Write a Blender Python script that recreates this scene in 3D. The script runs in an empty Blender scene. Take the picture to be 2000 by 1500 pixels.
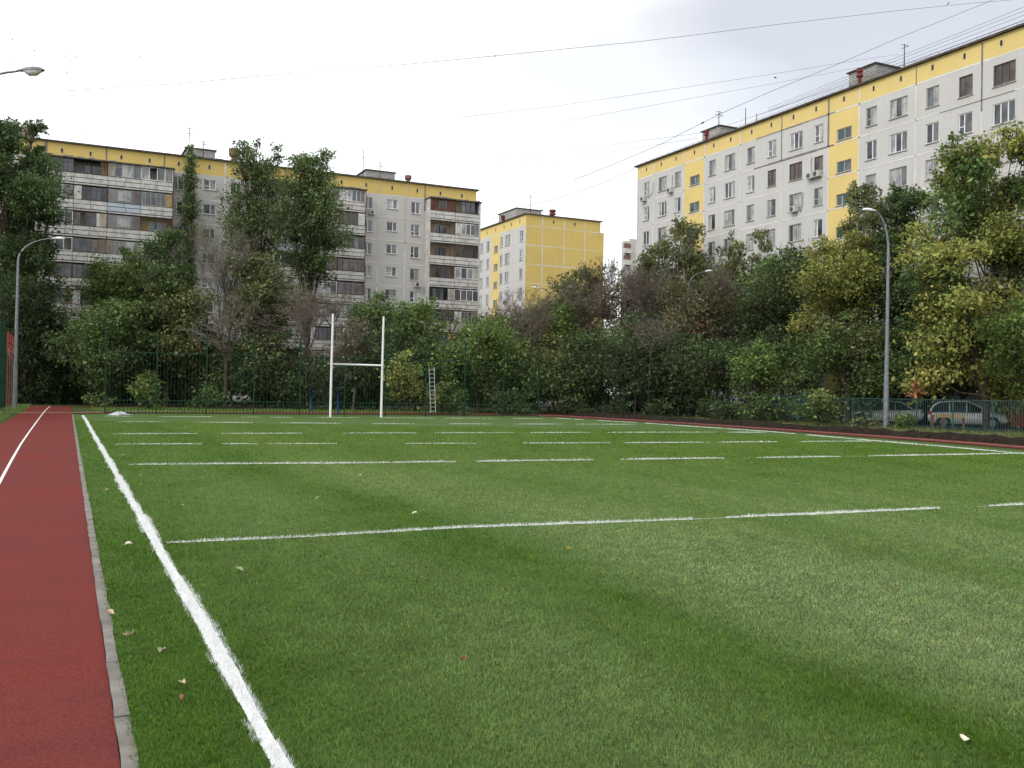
import bpy, math, random
import numpy as np
from mathutils import Vector, Euler

scene = bpy.context.scene
COL = scene.collection
PI = math.pi

# ------------------------------------------------------------------ camera model
F = 1885.0; YAW = math.radians(26.0); PITCH = math.radians(0.5); ROLL = 0.0165; EYE = 1.6
fw = np.array([math.sin(YAW)*math.cos(PITCH), math.cos(YAW)*math.cos(PITCH), math.sin(PITCH)])
r0 = np.array([math.cos(YAW), -math.sin(YAW), 0.0]); u0 = np.cross(r0, fw)
RT = r0*math.cos(ROLL) + u0*math.sin(ROLL); UP = -r0*math.sin(ROLL) + u0*math.cos(ROLL)
CAM = np.array([0, 0, EYE])
def ray(x, y): return fw + RT*(x-1000)/F - UP*(y-750)/F
def G(x, y, z=0.0):
    d = ray(x, y); return CAM + d*((z-EYE)/d[2])
def AY(x, y, Y):
    d = ray(x, y); return CAM + d*Y/d[1]
def AX(x, y, X):
    d = ray(x, y); return CAM + d*X/d[0]
def hor(px): return 750 + 0.0165*px
def stand(px, d):                      # ground point seen in column px at view depth d
    p = CAM + ray(px, hor(px))*d
    return np.array([p[0], p[1], 0.0])
def hz(px, py, d): return EYE + (hor(px)-py)/F*d

# ------------------------------------------------------------------ object helpers
def mesh_from(name, V, Fc, mats, mi=None, smooth=False):
    me = bpy.data.meshes.new(name)
    me.from_pydata([tuple(v) for v in V], [], Fc)
    for m in mats: me.materials.append(m)
    if mi is not None and len(mats) > 1: me.polygons.foreach_set('material_index', mi)
    if smooth: me.polygons.foreach_set('use_smooth', [True]*len(me.polygons))
    me.update()
    return me

def np_mesh(name, V, sizes, idx, mats, color=None, smooth=False, mi=None):
    """V (n,3); sizes per-face loop totals; idx flat loop vertex index; color per face (m,3)"""
    me = bpy.data.meshes.new(name)
    me.vertices.add(len(V)); me.vertices.foreach_set('co', np.asarray(V, np.float32).ravel())
    sizes = np.asarray(sizes, np.int32); idx = np.asarray(idx, np.int32)
    me.loops.add(len(idx)); me.loops.foreach_set('vertex_index', idx)
    me.polygons.add(len(sizes))
    st = np.zeros(len(sizes), np.int32); st[1:] = np.cumsum(sizes)[:-1]
    me.polygons.foreach_set('loop_start', st); me.polygons.foreach_set('loop_total', sizes)
    for m in mats: me.materials.append(m)
    if mi is not None: me.polygons.foreach_set('material_index', np.asarray(mi, np.int32))
    me.update(calc_edges=True)
    if color is not None:
        a = me.attributes.new('tint', 'FLOAT_COLOR', 'FACE')
        c = np.ones((len(sizes), 4), np.float32); c[:, :3] = color
        a.data.foreach_set('color', c.ravel())
    if smooth: me.polygons.foreach_set('use_smooth', np.ones(len(sizes), bool))
    return me

def tag(o, label=None, cat=None, group=None, kind=None):
    if label: o['label'] = label
    if cat: o['category'] = cat
    if group: o['group'] = group
    if kind: o['kind'] = kind
    return o
def link(name, me, parent=None, loc=None):
    o = bpy.data.objects.new(name, me); COL.objects.link(o)
    if parent is not None: o.parent = parent
    if loc is not None: o.location = tuple(loc)
    return o
def empty(name, loc, label, cat, group=None, rz=0.0):
    o = bpy.data.objects.new(name, None); COL.objects.link(o)
    o.location = tuple(loc); o.rotation_euler = (0, 0, rz); o.empty_display_size = 0.3
    return tag(o, label, cat, group)
def copy_tree(o, parent=None):
    c = o.copy(); COL.objects.link(c); c.parent = parent
    for ch in list(o.children): copy_tree(ch, c)
    return c

class MB:
    """collects boxes, tubes and quads into ONE mesh"""
    def __init__(s): s.V = []; s.F = []; s.M = []
    def face(s, pts, m=0):
        n = len(s.V); s.V += [tuple(p) for p in pts]; s.F.append(tuple(range(n, n+len(pts)))); s.M.append(m)
    def box(s, a, b, m=0):
        x0, y0, z0 = a; x1, y1, z1 = b; n = len(s.V)
        s.V += [(x0,y0,z0),(x1,y0,z0),(x1,y1,z0),(x0,y1,z0),(x0,y0,z1),(x1,y0,z1),(x1,y1,z1),(x0,y1,z1)]
        for f in ((0,3,2,1),(4,5,6,7),(0,1,5,4),(1,2,6,5),(2,3,7,6),(3,0,4,7)):
            s.F.append(tuple(n+i for i in f)); s.M.append(m)
    def tube(s, pts, rad, sides=8, m=0, cap=True):
        pts = [np.array(p, float) for p in pts]
        if not hasattr(rad, '__len__'): rad = [rad]*len(pts)
        n0 = len(s.V); ref = np.array([0.0, 0, 1.0])
        for i, p in enumerate(pts):
            t = (pts[min(i+1, len(pts)-1)] - pts[max(i-1, 0)]); t /= (np.linalg.norm(t)+1e-9)
            r = ref if abs(t[2]) < 0.9 else np.array([1.0, 0, 0])
            a = np.cross(t, r); a /= np.linalg.norm(a); b = np.cross(t, a)
            for k in range(sides):
                q = p + (a*math.cos(2*PI*k/sides) + b*math.sin(2*PI*k/sides))*rad[i]
                s.V.append(tuple(q))
        for i in range(len(pts)-1):
            for k in range(sides):
                k2 = (k+1) % sides
                s.F.append((n0+i*sides+k, n0+i*sides+k2, n0+(i+1)*sides+k2, n0+(i+1)*sides+k)); s.M.append(m)
        if cap:
            s.F.append(tuple(n0+k for k in range(sides))); s.M.append(m)
            e = n0+(len(pts)-1)*sides
            s.F.append(tuple(e+k for k in reversed(range(sides)))); s.M.append(m)
    def build(s, name, mats, parent=None, smooth=False, world=True, loc=None):
        if not isinstance(mats, (list, tuple)): mats = [mats]
        V = s.V
        if parent is not None and world:
            L = parent.location; V = [(x-L[0], y-L[1], z-L[2]) for x, y, z in V]
        me = mesh_from(name, V, s.F, mats, s.M, smooth)
        return link(name, me, parent, loc)

# ------------------------------------------------------------------ materials
class NT:
    def __init__(s, name):
        s.m = bpy.data.materials.new(name); s.m.use_nodes = True; s.t = s.m.node_tree
        s.n = s.t.nodes; s.l = s.t.links; s.b = s.n['Principled BSDF']
    def add(s, ty, **kw):
        nd = s.n.new(ty)
        for k, v in kw.items():
            if k.startswith('i_'):
                key = k[2:]; key = int(key) if key.isdigit() else key.replace('_', ' ')
                nd.inputs[key].default_value = v
            else: setattr(nd, k, v)
        return nd
    def ln(s, a, ao, b, bi): s.l.new(a.outputs[ao], b.inputs[bi])
    def coords(s, obj=False, scale=(1,1,1)):
        if obj:
            c = s.add('ShaderNodeTexCoord'); o = c.outputs['Object']
        else:
            c = s.add('ShaderNodeNewGeometry'); o = c.outputs['Position']
        mp = s.add('ShaderNodeMapping'); mp.inputs['Scale'].default_value = scale
        s.l.new(o, mp.inputs['Vector']); return mp.outputs['Vector']
    def noise(s, vec, scale, detail=4, rough=0.55):
        nd = s.add('ShaderNodeTexNoise', i_Scale=scale, i_Detail=detail, i_Roughness=rough)
        s.l.new(vec, nd.inputs['Vector']); return nd.outputs['Fac']
    def ramp(s, fac, stops):
        r = s.add('ShaderNodeValToRGB'); e = r.color_ramp.elements
        while len(e) < len(stops): e.new(0.5)
        for el, (p, c) in zip(e, stops):
            el.position = p; el.color = tuple(c)+(1,) if len(c) == 3 else c
        s.l.new(fac, r.inputs['Fac']); return r.outputs['Color']
    def mix(s, fac, a, b, blend='MIX'):
        m = s.add('ShaderNodeMix', data_type='RGBA', blend_type=blend)
        for k, v in ((0, fac), (6, a), (7, b)):
            if isinstance(v, bpy.types.NodeSocket): s.l.new(v, m.inputs[k])
            elif isinstance(v, (int, float)): m.inputs[k].default_value = v
            else: m.inputs[k].default_value = tuple(v)+(1,)
        return m.outputs[2]
    def bump(s, h, strength=0.3, dist=0.02):
        b = s.add('ShaderNodeBump', i_Strength=strength, i_Distance=dist)
        s.l.new(h, b.inputs['Height']); s.l.new(b.outputs['Normal'], s.b.inputs['Normal'])
    def out(s, col=None, rough=0.8, spec=0.3, metal=0.0):
        if col is not None:
            if isinstance(col, bpy.types.NodeSocket): s.l.new(col, s.b.inputs['Base Color'])
            else: s.b.inputs['Base Color'].default_value = tuple(col)+(1,)
        s.b.inputs['Roughness'].default_value = rough
        s.b.inputs['Specular IOR Level'].default_value = spec
        s.b.inputs['Metallic'].default_value = metal
        return s.m

def mottled(name, c1, c2, scale=2.0, rough=0.85, spec=0.2, metal=0.0, bump=0.0, obj=False, detail=5, scale3=(1,1,1)):
    t = NT(name); v = t.coords(obj, scale3)
    col = t.ramp(t.noise(v, scale, detail), [(0.3, c1), (0.7, c2)])
    if bump: t.bump(t.noise(v, scale*6, 3), bump, 0.02)
    return t.out(col, rough, spec, metal)

def wall_mat(name, base, dark, fine=7.0, stain=0.5):
    t = NT(name); v = t.coords()
    n1 = t.noise(v, 0.35, 6, 0.6); n2 = t.noise(v, fine, 4, 0.7)
    vs = t.coords(False, (1.6, 1.6, 0.12)); n3 = t.noise(vs, 1.3, 5, 0.65)
    c = t.mix(t.ramp(n1, [(0.35, (0,0,0)), (0.75, (1,1,1))]), base, [x*0.90 for x in base])
    c = t.mix(t.ramp(n2, [(0.35, (0.0,)*3), (0.75, (0.35,)*3)]), c, [x*0.72 for x in base])
    c = t.mix(t.ramp(n3, [(0.56, (0,0,0)), (0.78, (stain,)*3)]), c, dark)
    t.bump(n2, 0.4, 0.02)
    return t.out(c, 0.92, 0.1)

M = {}
M['concrete'] = wall_mat('grey_panel_concrete', (0.54, 0.52, 0.49), (0.33, 0.31, 0.28))
M['concrete_light'] = wall_mat('light_panel_concrete', (0.585, 0.57, 0.55), (0.38, 0.355, 0.32), stain=0.4)
M['yellow'] = wall_mat('yellow_render', (0.65, 0.485, 0.165), (0.40, 0.27, 0.10), stain=0.35)
M['yellow_light'] = wall_mat('pale_yellow_render', (0.76, 0.585, 0.235), (0.50, 0.34, 0.12), stain=0.25)
M['joint'] = mottled('white_joint', (0.60,0.585,0.54), (0.74,0.73,0.71), 1.5)
M['joint_tan'] = mottled('tan_joint', (0.42,0.37,0.27), (0.60,0.56,0.48), 0.6)
M['joint_dark'] = mottled('dark_joint', (0.14,0.13,0.12), (0.26,0.25,0.24), 2)
M['coping'] = mottled('roof_coping', (0.05,0.04,0.035), (0.13,0.11,0.10), 2)
M['roof'] = mottled('roof_felt', (0.06,0.06,0.06), (0.1,0.1,0.1), 1)
t = NT('grey_brick'); g_ = t.add('ShaderNodeNewGeometry'); sx_ = t.add('ShaderNodeSeparateXYZ'); cx_ = t.add('ShaderNodeCombineXYZ'); ad = t.add('ShaderNodeMath', operation='ADD')
t.l.new(g_.outputs['Position'], sx_.inputs[0]); t.l.new(sx_.outputs[0], ad.inputs[0]); t.l.new(sx_.outputs[1], ad.inputs[1]); t.l.new(ad.outputs[0], cx_.inputs[0]); t.l.new(sx_.outputs[2], cx_.inputs[1])
bk_ = t.add('ShaderNodeTexBrick', i_Scale=1.0); bk_.inputs['Brick Width'].default_value = .38; bk_.inputs['Row Height'].default_value = .16; bk_.inputs['Mortar Size'].default_value = .018
bk_.inputs['Color1'].default_value = (.46,.45,.43,1); bk_.inputs['Color2'].default_value = (.34,.33,.31,1); bk_.inputs['Mortar'].default_value = (.16,.15,.14,1); t.l.new(cx_.outputs[0], bk_.inputs['Vector'])
M['brick'] = t.out(bk_.outputs['Color'], .9, .1)
M['white_frame'] = mottled('white_plastic', (0.72,0.72,0.72), (0.82,0.82,0.82), 3, 0.5)
M['old_frame'] = mottled('old_painted_wood', (0.34,0.33,0.30), (0.52,0.51,0.47), 6, 0.7)
M['brown_frame'] = mottled('brown_wood', (0.10,0.052,0.038), (0.17,0.095,0.07), 6, 0.7)
M['dark_metal'] = mottled('dark_metal', (0.02,0.02,0.02), (0.05,0.045,0.04), 6, 0.6)
M['rust'] = mottled('rusty_metal', (0.09,0.045,0.03),(0.16,0.085,0.06), 2, 0.9)
M['ochre'] = mottled('ochre_paint', (0.30,0.20,0.09),(0.42,0.30,0.16), 2, 0.9)
M['grey_sheet'] = mottled('grey_sheet', (0.17,0.17,0.17), (0.27,0.26,0.26), 2, 0.8)
M['blue_sheet'] = mottled('pale_blue_sheet', (0.38,0.45,0.52), (0.48,0.55,0.60), 2, 0.8)
t = NT('parapet_paint'); v = t.coords(); vs = t.coords(False, (2, 2, 0.5))
c = t.ramp(t.noise(v, 1.6, 6, .65), [(0.32, (0.40,0.39,0.36)), (0.6, (0.62,0.61,0.58))])
c = t.mix(t.ramp(t.noise(vs, 2.2, 6, .7), [(0.55, (0,)*3), (0.72, (0.75,)*3)]), c, (0.16,0.13,0.10))
M['parapet'] = t.out(c, 0.9, 0.1)
def glass(name, c1, c2, scale, rough=0.08, spec=0.6):
    t = NT(name); v = t.coords(False, (1, 1, 0.6))
    return t.out(t.ramp(t.noise(v, scale, 3), [(0.42, c1), (0.58, c2)]), rough, spec)
M['glass_dark'] = glass('dark_glass', (0.012,0.014,0.018), (0.06,0.07,0.08), 1.2)
M['glass_grey'] = glass('grey_glass', (0.05,0.057,0.065), (0.13,0.14,0.15), 0.9)
M['glass_curtain'] = glass('curtained_glass', (0.22,0.23,0.24), (0.42,0.42,0.40), 1.6, 0.12, 0.5)
M['glass_brown'] = glass('brown_curtain_glass', (0.05,0.042,0.038), (0.13,0.105,0.09), 1.6, 0.12, 0.5)
M['glass_green'] = glass('green_glass', (0.010,0.045,0.045), (0.02,0.085,0.08), 1.0)
M['vent_red'] = mottled('red_vent', (0.12,0.02,0.02), (0.19,0.04,0.035), 3, 0.6)
M['vent_brown'] = mottled('brown_vent', (0.15,0.085,0.065), (0.21,0.12,0.095), 2, 0.8)
M['ac'] = mottled('ac_casing', (0.42,0.42,0.40), (0.55,0.55,0.53), 3, 0.5)
M['ac_grille'] = mottled('ac_grille', (0.05,0.05,0.05), (0.1,0.1,0.1), 3, 0.5)
M['hole'] = mottled('attic_opening_dark', (0.02,0.018,0.016), (0.05,0.045,0.04), 3)
M['green_fence'] = mottled('dark_green_paint', (0.005,0.030,0.013), (0.010,0.050,0.022), 8, 0.5)
M['teal_fence'] = mottled('teal_fence_paint', (0.018,0.052,0.046), (0.038,0.095,0.085), 4, 0.6)
M['red_fence'] = mottled('red_fence_paint', (0.22,0.04,0.03), (0.32,0.07,0.05), 3, 0.6)
M['brown_fence'] = mottled('brown_fence_paint', (0.11,0.05,0.03), (0.16,0.08,0.05), 3, 0.6)
M['galv'] = mottled('galvanised_steel', (0.15,0.16,0.18), (0.24,0.25,0.27), 5, 0.5, 0.4, 0.3)
M['lamp_shell'] = mottled('lamp_shell', (0.55,0.56,0.57), (0.70,0.71,0.72), 5, 0.35, 0.5)
M['lamp_shell_dark'] = mottled('weathered_lamp_shell', (0.12,0.14,0.13), (0.19,0.21,0.20), 5, 0.5, 0.5)
M['lamp_lens'] = mottled('lamp_lens', (0.62,0.62,0.60), (0.75,0.75,0.73), 5, 0.15, 0.6)
M['goal_white'] = mottled('goal_white_paint', (0.66,0.67,0.66), (0.80,0.80,0.79), 3, 0.45, 0.4)
M['alu'] = mottled('aluminium', (0.42,0.42,0.42), (0.58,0.58,0.58), 5, 0.35, 0.5, 0.5)
M['blue_paint'] = mottled('blue_paint', (0.008,0.026,0.075), (0.012,0.04,0.11), 5, 0.5)
M['wire'] = mottled('wire_black', (0.03,0.03,0.035), (0.06,0.06,0.065), 1, 0.7)
M['bird'] = mottled('bird_dark', (0.02,0.02,0.02), (0.05,0.05,0.05), 9, 0.8)
M['bark'] = mottled('brown_bark', (0.035,0.028,0.022), (0.10,0.08,0.065), 5, 0.95, 0.05, 0, 0.5)
M['bark_twig'] = mottled('twig_bark', (0.11,0.09,0.078), (0.24,0.195,0.165), 3, 0.95, 0.05)
M['bark_pale'] = mottled('pale_twig_bark', (0.12,0.105,0.085), (0.24,0.21,0.175), 3, 0.95, 0.05)
M['bark_birch'] = mottled('birch_bark', (0.10,0.09,0.08), (0.50,0.48,0.45), 4, 0.85, 0.05, 0, 0.2, False, 5, (1,1,2.5))

def leaf_mat(name, transl=0.35, gain=1.0):
    t = NT(name); a = t.add('ShaderNodeAttribute', attribute_name='tint')
    t.b.inputs['Roughness'].default_value = 0.55; t.b.inputs['Specular IOR Level'].default_value = 0.25
    t.l.new(a.outputs['Color'], t.b.inputs['Base Color'])
    tr = t.add('ShaderNodeBsdfTranslucent'); t.l.new(t.mix(0.4, a.outputs['Color'], (0.12, 0.14, 0.02)), tr.inputs['Color'])
    ms = t.add('ShaderNodeMixShader', i_Fac=transl)
    t.l.new(t.b.outputs[0], ms.inputs[1]); t.l.new(tr.outputs[0], ms.inputs[2])
    t.l.new(ms.outputs[0], t.n['Material Output'].inputs['Surface']); return t.m
M['leaf'] = leaf_mat('foliage')
M['blade'] = leaf_mat('turf_fibre', 0.22)

# ---- turf base sheet
def turf_sheen(t):
    """large painted sheen of the pile lay, 0 dark .. 1 pale, as a socket"""
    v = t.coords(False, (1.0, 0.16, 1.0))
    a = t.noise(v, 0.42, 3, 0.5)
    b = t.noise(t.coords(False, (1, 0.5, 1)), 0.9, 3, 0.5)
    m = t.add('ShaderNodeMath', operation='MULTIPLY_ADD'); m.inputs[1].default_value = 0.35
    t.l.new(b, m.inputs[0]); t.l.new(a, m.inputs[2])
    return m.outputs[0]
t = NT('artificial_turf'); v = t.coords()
tone = t.ramp(turf_sheen(t), [(0.50, (0,0,0)), (0.86, (1,1,1))])
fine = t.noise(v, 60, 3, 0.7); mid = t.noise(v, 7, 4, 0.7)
c = t.mix(tone, (0.050, 0.105, 0.006), (0.072, 0.128, 0.014))  # pile sheen mixed into the sheet colour
c = t.mix(t.ramp(fine, [(0.3, (0.0,)*3), (0.75, (0.6,)*3)]), c, (0.045, 0.09, 0.016))
c = t.mix(t.ramp(mid, [(0.35, (0.0,)*3), (0.75, (0.35,)*3)]), c, (0.045, 0.095, 0.018))
t.bump(fine, 0.6, 0.02)
M['turf'] = t.out(c, 0.75, 0.2)
# ---- running track rubber
t = NT('red_rubber'); v = t.coords()
n1 = t.noise(v, 0.35, 4); n2 = t.noise(v, 85, 3, 0.85); n3 = t.noise(t.coords(False, (1, 0.35, 1)), 2.0, 4)
c = t.mix(t.ramp(n1, [(0.35, (0,0,0)), (0.7, (1,1,1))]), (0.200, 0.036, 0.027), (0.150, 0.042, 0.037))
c = t.mix(t.ramp(n3, [(0.4, (0,)*3), (0.7, (0.35,)*3)]), c, (0.225, 0.038, 0.028))
n4 = t.noise(t.coords(False, (0.5, 2.2, 1)), 0.9, 5, 0.6); c = t.mix(t.ramp(n4, [(0.52, (0,)*3), (0.72, (0.55,)*3)]), c, (0.105, 0.034, 0.034))
n5 = t.noise(v, 22, 4, 0.75); c = t.mix(t.ramp(n5, [(0.66, (0,)*3), (0.74, (0.5,)*3)]), c, (0.27, 0.13, 0.11))
c = t.mix(t.ramp(n2, [(0.40, (0,)*3), (0.70, (0.85,)*3)]), c, (0.060, 0.013, 0.013))
t.bump(n2, 0.5, 0.004)
M['track'] = t.out(c, 0.85, 0.05)
M['line_paint'] = mottled('white_line_paint', (0.62,0.62,0.60), (0.78,0.78,0.76), 4, 0.7)
M['line_turf'] = mottled('white_turf_line', (0.66,0.67,0.66), (0.80,0.81,0.80), 30, 0.7, 0.2)
M['kerb'] = mottled('kerb_concrete', (0.13,0.115,0.10), (0.25,0.235,0.21), 3.5, 0.9, 0.2, 0, 0.4)
M['soil'] = mottled('black_soil', (0.010,0.008,0.006), (0.035,0.028,0.02), 6, 0.95, 0.05, 0, 0.8)
t = NT('rough_ground'); v = t.coords()
c = t.ramp(t.noise(v, 0.6, 6, .7), [(0.3, (0.055,0.085,0.022)), (0.5, (0.05,0.065,0.022)), (0.66, (0.10,0.075,0.045))])
t.bump(t.noise(v, 8, 4), 0.8, 0.05); M['ground'] = t.out(c, 0.95, 0.05)
M['asphalt'] = mottled('asphalt', (0.04,0.04,0.042), (0.065,0.065,0.068), 2, 0.9)

# ------------------------------------------------------------------ world and sun
SUN_DIR = Vector((-0.86, -0.30, 0.72)).normalized()      # towards the sun
w = bpy.data.worlds.new("World"); scene.world = w; w.use_nodes = True
wt = w.node_tree; wn = wt.nodes; wl = wt.links; bg = wn['Background']
sky = wn.new('ShaderNodeTexSky'); sky.sky_type = 'NISHITA'; sky.sun_disc = False
sky.sun_elevation = math.asin(SUN_DIR.z); sky.sun_rotation = math.atan2(SUN_DIR.x, SUN_DIR.y)
tc = wn.new('ShaderNodeTexCoord')
def wmath(op, a, b=None, c=None):
    m = wn.new('ShaderNodeMath'); m.operation = op
    for i, x in enumerate((a, b, c)):
        if x is None: continue
        if isinstance(x, (int, float)): m.inputs[i].default_value = x
        else: wl.new(x, m.inputs[i])
    return m.outputs[0]
def wramp(fac, stops):
    r = wn.new('ShaderNodeValToRGB'); e = r.color_ramp.elements
    while len(e) < len(stops): e.new(0.5)
    for el, (p, c) in zip(e, stops): el.position = p; el.color = tuple(c)+(1,)
    wl.new(fac, r.inputs['Fac']); return r.outputs['Color']
def wdot(vec):
    d = wn.new('ShaderNodeVectorMath'); d.operation = 'DOT_PRODUCT'
    nm = wn.new('ShaderNodeVectorMath'); nm.operation = 'NORMALIZE'
    wl.new(tc.outputs['Generated'], nm.inputs[0]); wl.new(nm.outputs[0], d.inputs[0])
    d.inputs[1].default_value = tuple(vec); return d.outputs['Value']
def wnoise(scale, detail, sc=(1,1,2.2)):
    mp = wn.new('ShaderNodeMapping'); mp.inputs['Scale'].default_value = sc
    wl.new(tc.outputs['Generated'], mp.inputs[0])
    n = wn.new('ShaderNodeTexNoise'); n.inputs['Scale'].default_value = scale; n.inputs['Detail'].default_value = detail
    wl.new(mp.outputs[0], n.inputs['Vector']); return n.outputs['Fac']
def unit(v): v = np.array(v); return v/np.linalg.norm(v)
dcl = wdot(unit(ray(1850, -180)))                    # a heavier cloud bank over the right-hand block
nz = wnoise(5.0, 5)
g1 = wmath('MULTIPLY_ADD', nz, 0.030, dcl)
mask = wramp(g1, [(0.976, (0,)*3), (1.006, (1,)*3)])
soft = wnoise(2.2, 4)
mixw = wn.new('ShaderNodeMix'); mixw.data_type = 'RGBA'
wl.new(mask, mixw.inputs[0])
cloud = wramp(soft, [(0.36, (0.90,0.91,0.93)), (0.50, (1.30,1.31,1.32)), (0.66, (1.85,1.86,1.87))])
wl.new(cloud, mixw.inputs[6]); mixw.inputs[7].default_value = (0.66, 0.67, 0.71, 1)
skm = wn.new('ShaderNodeMix'); skm.data_type = 'RGBA'; skm.blend_type = 'ADD'; skm.inputs[0].default_value = 0.03
wl.new(mixw.outputs[2], skm.inputs[6]); wl.new(sky.outputs[0], skm.inputs[7])
wl.new(skm.outputs[2], bg.inputs['Color']); bg.inputs['Strength'].default_value = 1.0
sl = bpy.data.lights.new('sun', 'SUN'); sl.energy = 1.3; sl.angle = math.radians(14); sl.color = (1.0, 0.96, 0.9)
so = bpy.data.objects.new('sun', sl); COL.objects.link(so)
so.rotation_euler = SUN_DIR.to_track_quat('Z', 'Y').to_euler(); so.location = (0, -10, 40)

# ------------------------------------------------------------------ ground, pitch, track
def sheet(name, poly, z, mat, label, cat='ground', kind='structure'):
    me = mesh_from(name, [(p[0], p[1], z) for p in poly], [tuple(range(len(poly)))], [mat])
    return tag(link(name, me), label, cat, None, kind)
def strip(name, left, right, z, mat, label, cat, kind='structure'):
    V = [(p[0], p[1], z) for p in left] + [(p[0], p[1], z) for p in right]; n = len(left)
    Fc = [(i, i+1, n+i+1, n+i) for i in range(n-1)]
    return tag(link(name, mesh_from(name, V, Fc, [mat])), label, cat, None, kind)
sheet('ground', [(-900,-300),(1200,-300),(1200,1500),(-900,1500)], -0.03, M['ground'], 'rough mixed grass and bare earth around the pitch', 'ground')
sheet('yard_asphalt', [(46.6,12),(54.9,12),(54.9,98.9),(-14,98.9),(-14,86.5),(46.6,86.5)], -0.022, M['asphalt'], 'grey asphalt yard road in front of the apartment blocks', 'road')

def curbx(y): return 0.33 + 0.0225*(y-4.3)                      # left edge of the turf, slightly askew
ys = [-3, 4.3, 9, 20, 30, 40, 50, 57.5]
turf_poly = [(curbx(y)+0.065, y) for y in ys]
right_edge = [(30.6, 58.6), (31.2, 45), (31.0, 39), (29.6, 27), (27.9, 19), (26.5, 10), (26, -3)]
sheet('turf', turf_poly + [(3.2, 59.5)] + right_edge, 0.0, M['turf'], 'green artificial turf of the rugby pitch', 'pitch')
kl = [(curbx(y), y) for y in ys]; kr = [(curbx(y)+0.10, y) for y in ys]
rk = random.Random(5)
mb = MB(); y = -3.0
jl = [rk.uniform(-.005, .005) for _ in range(400)]; jr = [rk.uniform(-.008, .008) for _ in range(400)]; q_ = 0
while y < 57.4:
    zz = 0.010+rk.uniform(-0.003, .004)
    for h_ in range(4):                  # kerb stones one metre long, worn edges
        ya = y+.25*h_+(.006 if h_ == 0 else 0); yb = y+.25*(h_+1)-(.006 if h_ == 3 else 0)
        a0, b0 = curbx(ya)+jl[q_], curbx(yb)+jl[q_+1]; a1, b1 = curbx(ya)+.068+jr[q_], curbx(yb)+.068+jr[q_+1]; n = len(mb.V); q_ += 1
        mb.V += [(a0,ya,-.02),(a1,ya,-.02),(b1,yb,-.02),(b0,yb,-.02),(a0,ya,zz),(a1,ya,zz),(b1,yb,zz),(b0,yb,zz)]
        for f in ((4,5,6,7),(0,1,5,4),(1,2,6,5),(2,3,7,6),(3,0,4,7)): mb.F.append(tuple(n+i for i in f)); mb.M.append(0)
    y += 1.0
tag(mb.build('kerb', M['kerb']), 'narrow grey concrete kerb between red track and turf', 'kerb', None, 'structure')
trl = [(-1.75, -3), (-1.7, 10), (-1.6, 25), (-1.45, 42), (-0.9, 66), (-0.64, 80.5)]
tpoly = [(curbx(y)-0.001, y) for y in ys] + [(1.62, 62), (2.05, 81)]
sheet('running_track', tpoly + trl[::-1], -0.006, M['track'], 'straight red rubber lane running along the left of the turf', 'track')
# lane line, wavering a little
px_l = [(-160,1250),(-60,1045),(0,940),(20,903),(40,868),(58,842),(72,823),(80,812),(90,800),(98,793.2)]
pts = [G(x, y)[:2] for x, y in px_l]
strip('lane_line', [(p[0]-.025, p[1]) for p in pts], [(p[0]+.025, p[1]) for p in pts], -0.001, M['line_paint'], 'thin white line wavering along the middle of the red lane', 'marking')
strip('crossing_line', [(-2.6, 60.9), (1.65, 62.2), (5.5, 64.4), (9, 66)], [(-2.6, 61.15), (1.65, 62.4), (5.5, 64.6), (9, 66.2)], -0.0012, M['line_paint'], 'pale line crossing the far end of the red lane', 'marking')
# far bend behind the end fence and right-hand straight
inner = [(1.55, 60.6), (6, 62.5), (14, 62.6), (22, 61.8), (29, 60.9), (32.2, 58.0), (32.6, 50), (32.4, 41), (30.9, 27), (29.2, 18.5), (27.6, 9), (27.2, -3)]
outer = [(1.7, 63.0), (6, 66.3), (14, 66.9), (23, 66.6), (31, 66.2), (34.6, 62.5), (34.7, 52), (34.3, 42), (32.8, 28), (31.4, 22), (30.0, 9), (29.6, -3)]
strip('track_bend', inner, outer, -0.010, M['track'], 'red rubber track curving behind the end fence and down the right side', 'track')
strip('outer_lane_line', [(a[0]*.45+b[0]*.55, a[1]*.45+b[1]*.55) for a, b in zip(inner, outer)][4:], [(a[0]*.42+b[0]*.58, a[1]*.42+b[1]*.58) for a, b in zip(inner, outer)][4:], -0.005, M['line_paint'], 'thin white lane line along the right-hand red track', 'marking')
strip('garden_path', [(3, 76.5), (14, 78), (28, 77)], [(3, 79.5), (14, 81.5), (28, 80.5)], -0.012, M['track'], 'reddish path behind the trees beyond the end fence', 'path')
# black soil edge beside the right track
rs = random.Random(3); mb = MB()
sp = [(35.5, 66), (35.5, 56), (35.0, 47), (34.6, 40), (34.1, 33), (33.4, 26), (31.9, 20), (30.5, 9)]
def along(poly, step):
    out = []
    for (x0, y0), (x1, y1) in zip(poly[:-1], poly[1:]):
        L = math.hypot(x1-x0, y1-y0); n = max(1, int(L/step))
        for i in range(n): out.append((x0+(x1-x0)*i/n, y0+(y1-y0)*i/n))
    return out
rows = []
for (x, y) in along(sp, 0.35):
    rows.append([(x-.55+rs.uniform(-.07,.07), y, -.02), (x-.4, y, .10+rs.uniform(0,.10)), (x-.05, y+rs.uniform(-.1,.1), .16+rs.uniform(0,.14)), (x+.5, y, .12+rs.uniform(0,.1)), (x+.9+rs.uniform(-.2,.2), y, -.02)])
for r in rows: mb.V += r
for i in range(len(rows)-1):
    for k in range(4): mb.F.append((i*5+k, i*5+k+1, (i+1)*5+k+1, (i+1)*5+k)); mb.M.append(0)
tag(mb.build('soil_bank', M['soil']), 'low dark soil bank along the far edge of the right track', 'soil', None, 'structure')

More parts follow.
